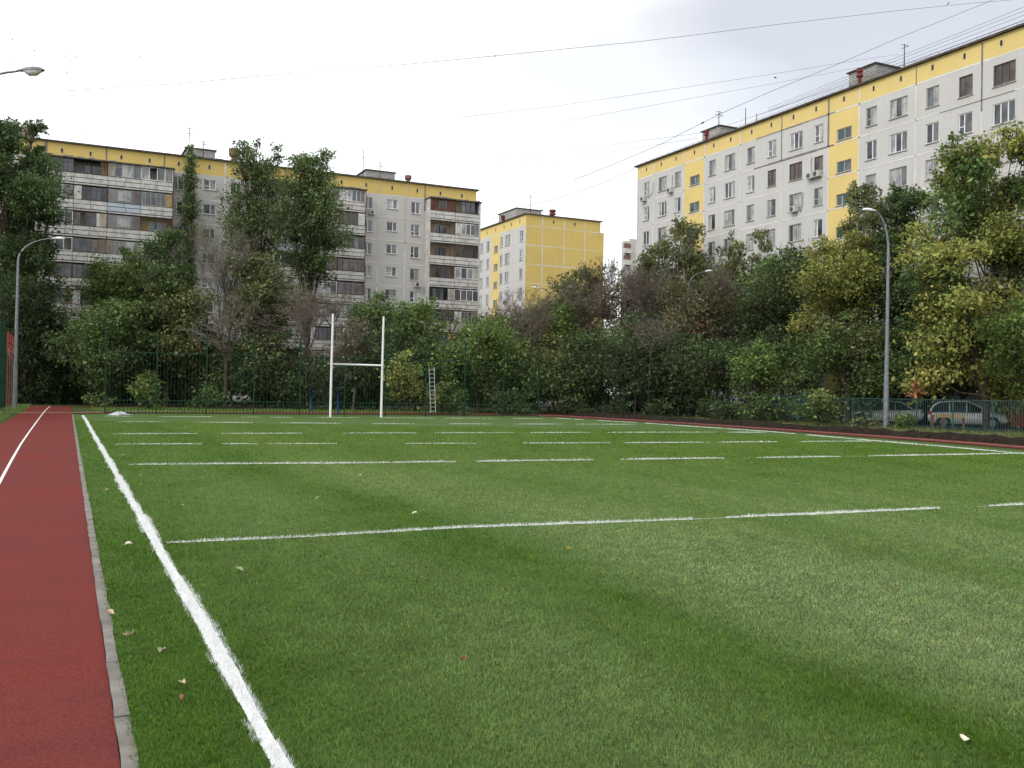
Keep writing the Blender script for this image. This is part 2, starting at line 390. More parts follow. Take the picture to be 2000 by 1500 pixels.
# ------------------------------------------------------------------ turf fibres
rng = np.random.default_rng(11)
TW = np.array([RT[0], RT[1]]); TF = np.array([fw[0], fw[1]])/np.linalg.norm(fw[:2])
def smooth_noise(x, y, seed, sx, sy, octs=4):
    r = np.random.default_rng(seed); s = np.zeros_like(x); amp = 1.0
    for o in range(octs):
        for k in range(4):
            a = r.uniform(0, 2*PI); ph = r.uniform(0, 2*PI); fr = (2**o)*r.uniform(.7, 1.4)
            s += amp*np.sin(fr*(x*math.cos(a)/sx + y*math.sin(a)/sy)+ph)
        amp *= 0.6
    return s/5.0
def pile_sheen(x, y):
    """pile lying towards / away from the viewer in long bands down the pitch, its sheen painted into the colour"""
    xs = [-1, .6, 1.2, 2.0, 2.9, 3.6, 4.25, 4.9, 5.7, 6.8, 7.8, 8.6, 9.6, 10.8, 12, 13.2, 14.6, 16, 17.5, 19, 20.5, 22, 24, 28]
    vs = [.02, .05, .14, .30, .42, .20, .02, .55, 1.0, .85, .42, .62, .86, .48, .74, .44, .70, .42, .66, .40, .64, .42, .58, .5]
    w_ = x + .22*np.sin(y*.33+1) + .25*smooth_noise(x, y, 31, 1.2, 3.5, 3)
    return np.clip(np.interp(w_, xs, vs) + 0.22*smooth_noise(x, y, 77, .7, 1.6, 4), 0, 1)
def blades(P, h, wd, lean, az, face_az, two):
    """P (n,3) roots; returns V, sizes, idx"""
    n = len(P)
    side = np.stack([np.cos(face_az), np.sin(face_az), np.zeros(n)], 1)*wd[:, None]*0.5
    ld = np.stack([np.cos(az), np.sin(az), np.zeros(n)], 1)
    tip = P + ld*(h*np.sin(lean))[:, None]; tip[:, 2] += h*np.cos(lean)
    if two:
        md = P + ld*(h*0.45*np.sin(lean*0.45))[:, None]; md[:, 2] += h*0.55*np.cos(lean*0.45)
        V = np.stack([P-side, P+side, md+side*.8, md-side*.8, tip], 1).reshape(-1, 3)
        b = (np.arange(n)*5)[:, None]
        idx = np.concatenate([b+0, b+1, b+2, b+3, b+3, b+2, b+4], 1).ravel()
        sizes = np.tile([4, 3], n)
    else:
        V = np.stack([P-side, P+side, tip], 1).reshape(-1, 3); idx = np.arange(3*n); sizes = np.full(n, 3)
    return V, sizes, idx
def line_mask(x, y):
    tl = np.abs(x-(0.955+0.0205*(y-4.1)))
    return tl < 0.045
Vs, Ss, Is, Cs = [], [], [], []; off = 0
def fibres(d, s, two):
    global off
    n = len(d); x = TF[0]*d + TW[0]*s; y = TF[1]*d + TW[1]*s
    edge = 0.33+0.0225*(y-4.3)+0.062+rng.normal(0, .012, n)
    ok = (x > edge) & (x < 27) & ~line_mask(x, y)
    x, y, d = x[ok], y[ok], d[ok]; n = len(x)
    tone = pile_sheen(x, y)*np.clip(1.2-d/34.0, .45, 1)
    tuft = smooth_noise(x, y, 5, 0.035, 0.035, 3)
    az = rng.normal(0, 1.3, n) + smooth_noise(x, y, 9, .30, .45, 3)*1.6 + 2.4 - 2.6*tone 
    lean = np.clip(rng.normal(0.75, 0.28, n)+0.25*tone, 0.05, 1.35)
    h = .029*np.clip(rng.normal(1.0, .22, n)+0.18*tuft, .4, 1.6)
    bw = .0029*(d/4.0)**1.08
    P = np.stack([x, y, np.full(n, -0.002)], 1)
    V, S, I = blades(P, h, bw*rng.uniform(.7, 1.3, n), lean, az, rng.uniform(0, 2*PI, n), two)
    base = np.array([0.050, 0.128, 0.008])*(1-tone[:, None]) + (np.array([[0.172, 0.262, 0.150]])-np.clip((d[:, None]-9)/18, 0, 1)*np.array([[.052, .057, .110]]))*tone[:, None]  # pale end of the mix is the painted pile sheen
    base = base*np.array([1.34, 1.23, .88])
    kind = rng.random(n)[:, None]
    base = np.where(kind < 0.22, base*np.array([1.55, 1.20, 0.9]), base)
    base = np.where(kind > 0.80, base*np.array([0.60, 0.75, 0.9]), base)
    sl_ = s[ok]; cl_ = smooth_noise(sl_, d, 15, .10, .10, 4); base = base*np.clip(rng.normal(1.0, .18, n)+.14*tuft+.17*cl_, .35, 1.8)[:, None]  # clump noise paints tuft shadows into the fibre colour
    C = np.repeat(base, 2, 0) if two else base
    if two: C[0::2] *= 0.88
    else: C = C*0.97
    Vs.append(V); Ss.append(S); Is.append(I+off); Cs.append(C); off += len(V)
kk = 0.62; D0, D1, D2 = 2.6, 9.0, 44.0
def draw(da, db):                       # density falls as d**-1.75, so blades per ring as d**-0.75
    n = int(1.6*2*kk*18000*4**1.75*(db**.25-da**.25)/.25)
    u_ = rng.random(n); d = (da**.25+u_*(db**.25-da**.25))**4
    lat = .60*d+1.4; kp = rng.random(n) < lat/(kk*d*1.6); d, lat = d[kp], lat[kp]   # a step to either side stays covered
    return d, rng.uniform(-1, 1, len(d))*lat
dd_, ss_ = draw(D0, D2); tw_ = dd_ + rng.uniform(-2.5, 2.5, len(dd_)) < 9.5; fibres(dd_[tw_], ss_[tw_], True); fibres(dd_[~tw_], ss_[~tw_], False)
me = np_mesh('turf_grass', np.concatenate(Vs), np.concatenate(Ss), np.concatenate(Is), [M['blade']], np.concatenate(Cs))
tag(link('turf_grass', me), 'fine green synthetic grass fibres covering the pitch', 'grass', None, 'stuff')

def turf_line(name, pts, width, label, gaps=(), seed=1, dens_k=1.0, taper=None, jag=1.0, hscale=1.0, edge=0.0, faint=0.0):
    """a line of white fibres through world points; gaps = list of (s0,s1) in metres along it"""
    r = np.random.default_rng(seed); Vs, Ss, Is = [], [], []; off = 0; V0 = []; F0 = []; s_acc = 0.0
    for (a, b) in zip(pts[:-1], pts[1:]):
        a = np.array(a[:2]); b = np.array(b[:2]); L = np.linalg.norm(b-a); t = (b-a)/L; nrm = np.array([-t[1], t[0]])
        steps = max(1, int(L/0.25))
        for i in range(steps):
            s0 = i*L/steps; s1 = (i+1)*L/steps; c = a + t*(s0+s1)/2
            sa = s_acc+s0; sm = s_acc+(s0+s1)/2
            inside = 1.0
            for (g0, g1) in gaps:
                if g0 <= sm <= g1: inside = faint*(1 if math.sin(sm*5.3+seed)+math.sin(sm*2.1) > .1 else 0)
                else: inside = min(inside, max(0, min(1, min(abs(sm-g0), abs(sm-g1))/0.8+0.5)))
            if inside <= 0: continue
            dist = max(4.0, np.dot(c, TF)); wv = width*(0.86+0.18*math.sin(sm*1.3+seed)+0.10*math.sin(sm*3.1+seed*2))*inside**.5
            bw = 0.0030 if dist < 6 else 0.0030*dist/6
            dens = 20000*(0.0030/bw)**1.5*dens_k
            m = int((s1-s0)*wv*dens)+1
            ss = r.uniform(s0, s1, m); uu = r.normal(0, 1, m).clip(-1.7, 1.7)*wv*0.255*jag
            wob = .008*math.sin(sm*9.1+seed)+.010*math.sin(sm*4.3)+r.normal(0, .004); uu = uu*r.uniform(.88, 1.14)+wob
            q = a[None, :]+t[None, :]*ss[:, None]+nrm[None, :]*uu[:, None]
            Pq = np.concatenate([q, np.full((m, 1), 0.0)], 1)
            V, S, I = blades(Pq, (.027 if dist < 9 else min(.040, .027+.0016*(dist-9)))*hscale*inside**.6*np.clip(r.normal(1, .25, m), .3, 1.6), bw*r.uniform(.7, 1.4, m), np.clip(r.normal(.55, .35, m), 0, 1.2), r.uniform(0, 2*PI, m), r.uniform(0, 2*PI, m), False)
            Vs.append(V); Ss.append(S); Is.append(I+off); off += len(V)
            hw = wv*0.36; n = len(V0)
            p0 = a+t*s0; p1 = a+t*s1
            V0 += [(*(p0-nrm*hw), .006), (*(p0+nrm*hw), .006), (*(p1+nrm*hw), .006), (*(p1-nrm*hw), .006)]; F0.append([n, n+1, n+2, n+3])
        s_acc += L
    V = np.concatenate(Vs+[np.array(V0)]); S = np.concatenate(Ss+[np.full(len(F0), 4)]); I = np.concatenate(Is+[np.array(F0).ravel()+off])
    return tag(link(name, np_mesh(name, V, S, I, [M['line_turf']])), label, 'marking', None, 'structure')
tl = [(0.955+0.0205*(y-4.1)+0.012*math.sin(y*1.1), y) for y in (2.5, 4.1, 5, 6, 7, 8, 9.6, 12, 15, 20, 26, 33, 40, 48, 55.6)]
turf_line('touch_line', tl, 0.150, 'thick white touchline running from the foreground to the far left corner', seed=2)
def pxline(name, y_list, label, seed, vis, width=0.10, hs=1.0, faint=0.0):
    """y_list: pixel points giving the course; vis: visible stretches in pixel x, the rest hidden by humps of the turf"""
    P = [G(x, y) for x, y in y_list]
    xs = [p[0] for p in y_list]
    def s_at(px):
        for i in range(len(xs)-1):
            if px <= xs[i+1] or i == len(xs)-2:
                # project along the segment by intersecting the column plane
                a, b = P[i][:2], P[i+1][:2]
                d = ray(px, hor(px)); nd = np.array([-d[1], d[0]])
                t = -np.dot(nd, a)/(np.dot(nd, b-a)+1e-9)
                base = sum(np.linalg.norm(P[j+1][:2]-P[j][:2]) for j in range(i))
                return base + t*np.linalg.norm(b-a)
    tot = sum(np.linalg.norm(P[j+1][:2]-P[j][:2]) for j in range(len(P)-1))
    gaps = []; last = -1
    for (a, b) in vis:
        gaps.append((last, s_at(a))); last = s_at(b)
    gaps.append((last, tot+5))
    return turf_line(name, P, width, label, gaps, seed, 1.0, hscale=hs, faint=faint)
pxline('pitch_line', [(325,1061),(600,1049),(900,1031),(1320,1016),(1600,1004),(2000,986),(2080,983)], 'nearest white cross line starting at the touchline', 3, [(345,1370),(1410,1850),(1935,2075)], 0.100, 1.1, .10)
pxline('pitch_line', [(250,908),(700,905),(1140,899),(1600,893),(2000,886),(2100,884)], 'second white cross line from the camera with short breaks on the right', 4, [(262,895),(925,1160),(1215,1420),(1480,1640),(1700,2090)], 0.11, 1.1, .08)
pxline('pitch_line', [(225,868),(900,866.5),(1300,865),(1700,862)], 'third white cross line broken by a wide gap before the goal', 5, [(235,395),(440,500),(520,665),(785,925),(1020,1200),(1215,1390),(1400,1520),(1560,1700)], 0.11, 1.0)
pxline('pitch_line', [(215,848),(800,846),(1400,844.5),(1600,845)], 'fourth white cross line ending near the right touchline', 6, [(225,395),(432,598),(672,810),(855,1000),(1035,1160),(1190,1402),(1425,1500)], 0.12, 1.0)
pxline('pitch_line', [(230,824),(800,828),(1250,829)], 'fifth white cross line of short widely spaced dashes', 7, [(235,320),(385,495),(550,665),(728,808),(875,958),(1010,1100),(1130,1240)], 0.12, 0.95)
pxline('goal_line', [(195,813),(500,815),(920,817),(1110,818)], 'faint white goal line at the foot of the goal posts', 8, [(205,260),(310,420),(470,512),(530,570),(620,700),(745,850),(870,970),(1005,1060)], 0.12, 0.8)
turf_line('touch_line', [G(x, y) for x, y in [(1085,817),(1150,820.5),(1250,826),(1350,833),(1500,843),(1700,860.5),(1850,873),(2000,887),(2080,894)]], 0.11, 'far white touchline beside the right-hand red track', [(3, 4.2), (8, 8.7), (22, 22.8)], 9, 1.0, hscale=0.95)

# ------------------------------------------------------------------ goal, fences, lamps
gp = G(645, 815); gq = np.array([gp[0]+3.05, gp[1], 0.0])
g = empty('rugby_goal', ((gp[0]+gq[0])/2, gp[1], 0), 'tall white H shaped rugby goal on the far goal line', 'goal')
for q in (gp, gq):
    mb = MB(); mb.tube([(q[0], q[1], -.02), (q[0]+.02, q[1], 3.0), (q[0]+.05, q[1], 5.95)], [.070, .066, .062], 12, cap=False)
    o = mb.build('post', M['goal_white'], g, True)
mb = MB(); mb.tube([(gp[0]+.09, gp[1], 3.06), (gq[0]-.04, gp[1], 3.06)], .055, 10); mb.build('crossbar', M['goal_white'], g, True)

fpx = [(205,808.5),(305,808.8),(402,809.2),(495,810),(585,811),(672,811.4),(752,812),(831,812.6),(907,813.3),(983,814.2),(1051,815)]
fp = []
A0 = np.array([3.31, 59.9]); A1 = np.array([29.3, 56.9])
for px, _ in fpx:                      # on one straight line, spaced as the posts stand
    d = ray(px, 810); nd = np.array([-d[1], d[0]]); t_ = -np.dot(nd, A0)/np.dot(nd, A1-A0); fp.append(A0+(A1-A0)*t_)
fe = empty('end_fence', (fp[5][0], fp[5][1], 0), 'tall dark green picket fence standing behind the rugby goal', 'fence')
for i, p in enumerate(fp):
    mb = MB(); mb.box((p[0]-.038, p[1]-.038, -.05), (p[0]+.038, p[1]+.038, 4.85 if i < 10 else 4.75)); mb.box((p[0]-.05, p[1]-.05, 4.85 if i < 10 else 4.75), (p[0]+.05, p[1]+.05, 4.90 if i < 10 else 4.80))
    mb.build('fence_post', M['green_fence'], fe)
for p, q in zip(fp[:-1], fp[1:]):
    mb = MB(); L = np.linalg.norm(q-p); n = int(round(L/0.20)); t_ = (q-p)/L
    top = 3.55
    for k in range(1, n):
        c = p+t_*L*k/n; mb.box((c[0]-.0075, c[1]-.0075, .09), (c[0]+.0075, c[1]+.0075, top))
        if True: mb.box((c[0]-.015, c[1]-.014, .09), (c[0]+.015, c[1]+.014, .79))
    for zr in (.08, .78, top):
        a = p+t_*.05; b = q-t_*.05
        mb.box((min(a[0],b[0]), min(a[1],b[1])-.02, zr), (max(a[0],b[0]), min(a[1],b[1])+.02, zr+.04)) if False else mb.tube([(a[0],a[1],zr),(b[0],b[1],zr)], .022, 4)
    mb.build('picket_panel', M['green_fence'], fe)

# side fence at the left edge: green section then a red topped section further away
sf = empty('side_fence', (-2.45, 60, 0), 'dense dark green metal fence at the left edge of the photo', 'fence')
a = np.array([-2.75, 48.0]); b = np.array([-2.22, 75.0])
for i in range(10):
    p = a+(b-a)*i/9
    mb = MB(); mb.box((p[0]-.05, p[1]-.05, -.05), (p[0]+.05, p[1]+.05, 5.5)); mb.build('fence_post', M['green_fence'], sf)
    if i < 9:
        q = a+(b-a)*(i+1)/9; mb = MB()
        for k in range(1, 20):
            c = p+(q-p)*k/20; mb.box((c[0]-.016, c[1]-.016, .08), (c[0]+.016, c[1]+.016, 5.3))
        for zr in (.2, 1.8, 3.5, 5.25): mb.tube([(p[0], p[1]+.06, zr), (q[0], q[1]-.06, zr)], .03, 4)
        mb.build('picket_panel', M['green_fence'], sf)
rf = empty('red_fence', (-2.0, 80, 0), 'red topped slatted fence just left of the left lamp post', 'fence')
a = np.array([-2.2, 75.4]); b = np.array([-1.75, 92.0])
for i in range(6):
    p = a+(b-a)*(i+.5)/6; q = a+(b-a)*(i+1)/6
    mb = MB(); mb.box((p[0]-.05, p[1]-.05, 3.9), (p[0]+.05, p[1]+.05, 5.3)); mb.build('red_slat', M['red_fence'], rf)
    mb = MB(); mb.box((p[0]-.045, p[1]-.045, -.05), (p[0]+.045, p[1]+.045, 3.9)); mb.build('brown_slat', M['brown_fence'], rf)
mb = MB()
for zr in (.5, 2.5, 4.5): mb.tube([(a[0]+.14, a[1]+1, zr), (b[0]+.14, b[1]-1, zr)], .03, 4)
mb.build('rail', M['brown_fence'], rf)

# right-hand fence
rpts = [G(x, y)[:2] for x, y in [(1120,806.5),(1250,812),(1375,817.5),(1480,822.5),(1565,827),(1660,833),(1768,839.5),(1868,846),(1976,853),(2120,863)]]
RFl = np.array([44.3, 72.0]); RFr = np.array([40.0, 24.0])
rposts = [RFl+(RFr-RFl)*i/20 for i in range(21)]
rfe = empty('yard_fence', (42, 45, 0), 'weathered teal picket fence between the right bank and the parked cars', 'fence')
for i, p in enumerate(rposts):
    mb = MB(); mb.tube([(p[0], p[1], -.05), (p[0], p[1], 1.66)], .045, 6); mb.build('fence_post', M['teal_fence'], rfe)
    if i < 20:
        q = rposts[i+1]; mb = MB(); L = np.linalg.norm(q-p); n = int(L/.145)
        for k in range(1, n):
            c = p+(q-p)*k/n; mb.box((c[0]-.010, c[1]-.010, .10), (c[0]+.010, c[1]+.010, 1.62))
        for zr in (.22, 1.58): mb.tube([(p[0], p[1], zr), (q[0], q[1], zr)], .018, 4)
        mb.build('picket_panel', M['teal_fence'], rfe)

def street_lamp(label, base, z_neck, head, shell, lens, group, rb=.11, rt=.07, tiltlen=0.62):
    """base (x,y); z_neck where the arm leaves; head (x,y,z) tip end of the lamp"""
    r = empty('street_lamp', (base[0], base[1], 0), label, 'street lamp', group)
    mb = MB(); zj = z_neck*.30
    mb.tube([(base[0], base[1], -.1), (base[0], base[1], zj)], [rb*1.25, rb*1.15], 12, cap=False)
    mb.tube([(base[0], base[1], zj+.01), (base[0]+.02, base[1], z_neck)], [rb, rt], 12, cap=False)
    mb.build('pole', M['galv'], r, True)
    hx = np.array([head[0]-base[0], head[1]-base[1]]); L = np.linalg.norm(hx); dr = hx/L; up = head[2]-z_neck
    P = []
    for i in range(11):
        s = i/10; 
        th = s*PI/2*0.86; ux = (1-math.cos(th))/(1-math.cos(PI/2*.86)); uz = math.sin(th)/math.sin(PI/2*.86)
        hl = L-tiltlen
        P.append((base[0]+.02+dr[0]*hl*ux, base[1]+dr[1]*hl*ux, z_neck+(up-.06)*uz))
    mb = MB(); mb.tube(P, [rt*.85-.0035*i for i in range(11)], 8, cap=False); mb.build('arm', M['galv'], r, True)
    e = np.array(P[-1]); ax = np.array([dr[0]*tiltlen, dr[1]*tiltlen, .03]); sd = np.array([-dr[1], dr[0], 0])
    mb = MB(); prof = [(-.02, .05, .05), (.12, .08, .07), (.34, .14, .12), (.62, .165, .14), (.85, .14, .11), (1.0, .05, .05)]
    n0 = len(mb.V); K = 10
    for (s, ww, hh) in prof:
        for k in range(K+1):
            an = PI*k/K; mb.V.append(tuple(e+ax*s+sd*ww*math.cos(an)+np.array([0,0,hh*math.sin(an)])))
    for i in range(len(prof)-1):
        for k in range(K): mb.F.append((n0+i*(K+1)+k, n0+i*(K+1)+k+1, n0+(i+1)*(K+1)+k+1, n0+(i+1)*(K+1)+k)); mb.M.append(0)
    hd = mb.build('lamp_head', shell, r, True)
    mb = MB(); prof = [(.22, .09, .02), (.42, .13, lens[1]), (.70, .14, lens[1]), (.92, .09, .02)]
    for (s, ww, hh) in prof:
        for k in range(K+1):
            an = PI*k/K; mb.V.append(tuple(e+ax*s+sd*ww*math.cos(an)-np.array([0,0,hh*math.sin(an)])))
    for i in range(len(prof)-1):
        for k in range(K): mb.F.append((i*(K+1)+k, i*(K+1)+k+1, (i+1)*(K+1)+k+1, (i+1)*(K+1)+k)); mb.M.append(0)
    o = mb.build('lens', lens[0], r, True); o.parent = hd; o.location = (0, 0, 0)
    return r
GL = 'street lamps around the pitch'
lb = G(32, 798)
hd = AY(126, 466, lb[1]); nk = AY(43, 500, lb[1])
street_lamp('grey street lamp at the far left of the pitch beside the red fence', (lb[0]-.1, lb[1]), nk[2]-.3, (hd[0], hd[1], hd[2]), M['lamp_shell'], (M['lamp_lens'], .07), GL, .115, .072, .8)
rb_ = G(1730, 837.5); dR = float(np.dot(rb_-CAM, fw))
hd = CAM+ray(1683, 409)*dR; nk = CAM+ray(1739, 492)*dR
street_lamp('tall grey street lamp in front of the yellow leaved trees on the right', (rb_[0], rb_[1]), nk[2], hd, M['lamp_shell'], (M['lamp_lens'], .07), GL, .115, .075, .75)
# near left lamp: its pole stands outside the frame
hd = CAM+ray(85, 136)*31.0; sdv = ray(-95, 143); pb = CAM+ray(-95, 143)*31.0
street_lamp('dark lamp head on a long arm reaching in at the top left', (pb[0], pb[1]), pb[2]-1.1, hd, M['lamp_shell_dark'], (M['lamp_lens'], .16), GL, .13, .085, .85)
hd = CAM+ray(1038, 561)*104.0; pb = CAM+ray(1075, 580)*104.0
street_lamp('small lamp head above the twigs in front of the yellow gable', (pb[0], pb[1]), pb[2], hd, M['lamp_shell'], (M['lamp_lens'], .07), GL, .13, .08, .9)
hd = CAM+ray(1391, 529)*76.0; pb = CAM+ray(1345, 549)*76.0
street_lamp('small lamp head poking out of the birches before the grey block', (pb[0], pb[1]), pb[2]-.4, hd, M['lamp_shell'], (M['lamp_lens'], .05), GL, .11, .06, .6)

# ladder hooked on the fence, blue posts, crumpled sheet
lx = fp[7][0]+.42; ly = fp[7][1]-.10
ld = empty('ladder', (lx, ly, .25), 'aluminium ladder leaning against the green end fence', 'ladder')
mb = MB()
for s in (-.17, .17): mb.tube([(lx+s+.06, ly-.02, .22), (lx+s-.09, ly+.03, 3.12)], .022, 5)
mb.build('side_rails', M['alu'], ld)
mb = MB()
for k in range(11):
    t_ = (k+.4)/11; zc = .22+2.9*t_; xc = lx+.06-.15*t_; yc = ly-.02+.05*t_
    mb.tube([(xc-.17, yc, zc), (xc+.17, yc, zc)], .016, 5)
mb.build('rungs', M['alu'], ld)
for (px, py, h, lab) in ((607, 803.5, 1.68, 'blue post standing behind the fence left of the goal'), (660, 809.3, 1.62, 'blue post standing behind the goal between its uprights')):
    p = G(px, py); p = p if py < 805 else np.array([p[0], p[1], 0])
    mb = MB(); mb.tube([(0,0,-.05), (0,0,h)], .085, 10); mb.tube([(0,0,h), (0,0,h+.03)], [.095,.05], 10)
    o = mb.build('blue_post', M['blue_paint'], None, True); o.location = tuple(p); tag(o, lab, 'post', 'blue sports posts')
rs = random.Random(8); mb = MB(); hc = G(233, 811.0)
N, K = 7, 14
for i in range(N):
    for k in range(K):
        rr = .58*(1-(i/(N-1)))**.8; an = 2*PI*k/K; z = .20*(i/(N-1))**.8+rs.uniform(-.03,.03)
        mb.V.append((hc[0]+rr*math.cos(an)*(1+rs.uniform(-.2,.2)), hc[1]+rr*.6*math.sin(an)*(1+rs.uniform(-.2,.2)), max(.004, z)))
for i in range(N-1):
    for k in range(K): mb.F.append((i*K+k, i*K+(k+1)%K, (i+1)*K+(k+1)%K, (i+1)*K+k)); mb.M.append(0)
tag(mb.build('plastic_sheet', mottled('white_plastic_sheet', (.34,.35,.36), (.52,.53,.54), 6, .5, .4)), 'crumpled whitish plastic sheet heaped at the far left corner of the turf', 'sheet')
# ------------------------------------------------------------------ apartment blocks
class Face:
    def __init__(s, axis, pos, out):      # axis 'x': u=world X on plane Y=pos ; 'y': u=world Y on plane X=pos
        s.axis, s.pos, s.out = axis, pos, out
    def P(s, u, z, off=0.0):              # off > 0 stands proud of the wall
        return (u, s.pos+s.out*off, z) if s.axis == 'x' else (s.pos+s.out*off, u, z)
    def place(s, ua, ub, z, off=0.0):     # origin and z rotation of a thing modelled with x along the wall, y into it
        if s.axis == 'x': return s.P(ua, z, off), 0.0
        return s.P(ub, z, off), -PI/2
def wall_grid(mb, face, u0, u1, z0, z1, openings, matfn, depth=0.20, reveal=0):
    us = sorted({u0, u1, *[o[0] for o in openings], *[o[1] for o in openings], *matfn.us}); us = [u for u in us if u0 <= u <= u1]
    zs = sorted({z0, z1, *[o[2] for o in openings], *[o[3] for o in openings], *matfn.zs}); zs = [z for z in zs if z0 <= z <= z1]
    for ua, ub in zip(us[:-1], us[1:]):
        uc = (ua+ub)/2; col = [o for o in openings if o[0] < uc < o[1]]
        run = None
        for za, zb in zip(zs[:-1], zs[1:]):
            zc = (za+zb)/2; hole = any(o[2] < zc < o[3] for o in col); m = matfn(uc, zc)
            if hole or (run and run[2] != m):
                if run: mb.face([face.P(ua, run[0]), face.P(ub, run[0]), face.P(ub, run[1]), face.P(ua, run[1])], run[2])
                run = None
            if not hole: run = [za, zb, m] if not run else [run[0], zb, m]
        if run: mb.face([face.P(ua, run[0]), face.P(ub, run[0]), face.P(ub, run[1]), face.P(ua, run[1])], run[2])
    for (a, b, c, d) in openings:
        m = matfn((a+b)/2, (c+d)/2)
        q = [(a, c), (b, c), (b, d), (a, d)]
        for i in range(4):
            (ua, za), (ub, zb) = q[i], q[(i+1) % 4]
            mb.face([face.P(ua, za), face.P(ub, zb), face.P(ub, zb, -depth), face.P(ua, za, -depth)], m)
class MatFn:
    def __init__(s, fn, us=(), zs=()): s.fn = fn; s.us = us; s.zs = zs
    def __call__(s, u, z): return s.fn(u, z)

WC = {}
def win_meshes(style, w, h, variant):
    key = (style, round(w, 2), round(h, 2), variant)
    if key in WC: return WC[key]
    rr = random.Random(variant*7+3)
    fm = {'w': M['white_frame'], 'o': M['old_frame'], 'b': M['brown_frame'], 's': M['old_frame']}[style]
    t_ = {'w': .062, 'o': .055, 'b': .07, 's': .06}[style]
    mb = MB(); y0, y1 = .06, .14
    mb.box((0, y0, 0), (t_, y1, h)); mb.box((w-t_, y0, 0), (w, y1, h)); mb.box((t_, y0, 0), (w-t_, y1, t_)); mb.box((t_, y0, h-t_), (w-t_, y1, h))
    n = 3 if w > 1.3 and style != 's' else 2
    cuts = [w*i/n for i in range(1, n)]
    if n == 2 and variant % 3 == 1: cuts = [w*.40]
    if n == 2 and variant % 3 == 2: cuts = [w*.58]
    for c in cuts: mb.box((c-t_*.6, y0+.004, t_), (c+t_*.6, y1-.004, h-t_))
    if style in 'ow' and variant % 2 == 0: mb.box((t_, y0+.008, h*.36), (cuts[0]-t_*.6, y1-.008, h*.36+.05))
    frame = mesh_from('window_frame', mb.V, mb.F, [fm], mb.M)
    edges = [t_*.5]+cuts+[w-t_*.5]; panes = MB(); gl = ['glass_dark', 'glass_grey', 'glass_curtain', 'glass_brown', 'glass_green']
    for i in range(len(edges)-1):
        if style == 's': m = (4 if i == variant % 2 else 1)
        elif style == 'b': m = rr.choice([0, 0, 1, 3])
        else: m = rr.choice([0, 1, 1, 1, 2, 0]) if style == 'w' else rr.choice([0, 1, 1, 2, 2, 1])
        panes.face([(edges[i], .10, t_*.5), (edges[i+1], .10, t_*.5), (edges[i+1], .10, h-t_*.5), (edges[i], .10, h-t_*.5)], m)
    pane = mesh_from('pane', panes.V, panes.F, [M[g] for g in gl], panes.M)
    mb = MB(); mb.box((-.05, -.09, -.05), (w+.05, .10, -.006))
    sill = mesh_from('sill', mb.V, mb.F, [M['ac'] if style == 'w' else M['old_frame']], mb.M)
    WC[key] = (frame, pane, sill); return WC[key]
def add_window(bld, face, ua, ub, z0, z1, style, variant):
    fr, pa, si = win_meshes(style, ub-ua, z1-z0, variant)
    loc, rz = face.place(ua, ub, z0); L = bld.location
    o = link('window', fr, bld, (loc[0]-L[0], loc[1]-L[1], loc[2]-L[2])); o.rotation_euler = (0, 0, rz)
    link('pane', pa, o); link('sill', si, o); return o
def bulk_windows(bld, face, lst):
    """the windows past a hundred, or out of the picture, as one mass"""
    V, Fc, MI = [], [], []; mats = []
    for (ua, ub, z0, z1, style, var) in lst:
        loc, rz = face.place(ua, ub, z0)
        for me in win_meshes(style, ub-ua, z1-z0, var):
            c, s = math.cos(rz), math.sin(rz); n = len(V)
            for m in me.materials:
                if m not in mats: mats.append(m)
            for v in me.vertices: V.append((loc[0]+c*v.co.x-s*v.co.y-bld.location[0], loc[1]+s*v.co.x+c*v.co.y-bld.location[1], loc[2]+v.co.z-bld.location[2]))
            for p in me.polygons: Fc.append(tuple(n+i for i in p.vertices)); MI.append(mats.index(me.materials[p.material_index]))
    o = link('window', mesh_from('window', V, Fc, mats, MI), bld); o['kind'] = 'stuff'; return o
def joints(bld, face, hs, vs, mat, off=.012, name='panel_joint'):
    """hs: (z,u0,u1,w); vs: (u,z0,z1,w)"""
    mb = MB(); r = random.Random(4)
    def strip_(pts):
        for (a, b, c, d) in pts: mb.face([face.P(a, c, off), face.P(b, c, off), face.P(b, d, off), face.P(a, d, off)])
    for (z, a, b, ww) in hs:
        n = max(1, int((b-a)/1.6)); e = [a+(b-a)*i/n for i in range(n+1)]
        for i in range(n):
            k = ww*r.uniform(.5, 1.15); strip_([(e[i], e[i+1], z-k/2, z+k/2)])
    for (u, a, b, ww) in vs:
        n = max(1, int((b-a)/1.3)); e = [a+(b-a)*i/n for i in range(n+1)]
        for i in range(n):
            k = ww*r.uniform(.6, 1.1); strip_([(u-k/2, u+k/2, e[i], e[i+1])])
        off2 = off
    return mb.build(name, mat, bld)
def roof_vent(bld, p, r, h, mat, kind='drum'):
    mb = MB()
    if kind == 'drum':
        mb.tube([(p[0], p[1], p[2]-.9), (p[0], p[1], p[2]+h*.25)], [r*.55]*2, 12); mb.tube([(p[0], p[1], p[2]+h*.22), (p[0], p[1], p[2]+h*.45), (p[0], p[1], p[2]+h)], [r*.8, r, r], 16)
    else:
        mb.tube([(p[0], p[1], p[2]-.9), (p[0], p[1], p[2]+h*.35)], [r*.6]*2, 12); mb.tube([(p[0], p[1], p[2]+h*.3), (p[0], p[1], p[2]+h*.55)], [r, r*.9], 12)
        mb.tube([(p[0], p[1], p[2]+h*.5), (p[0], p[1], p[2]+h*.72)], [r*.6]*2, 12); mb.tube([(p[0], p[1], p[2]+h*.7), (p[0], p[1], p[2]+h)], [r*.95, r], 12)
    return mb.build('roof_vent', mat, bld)
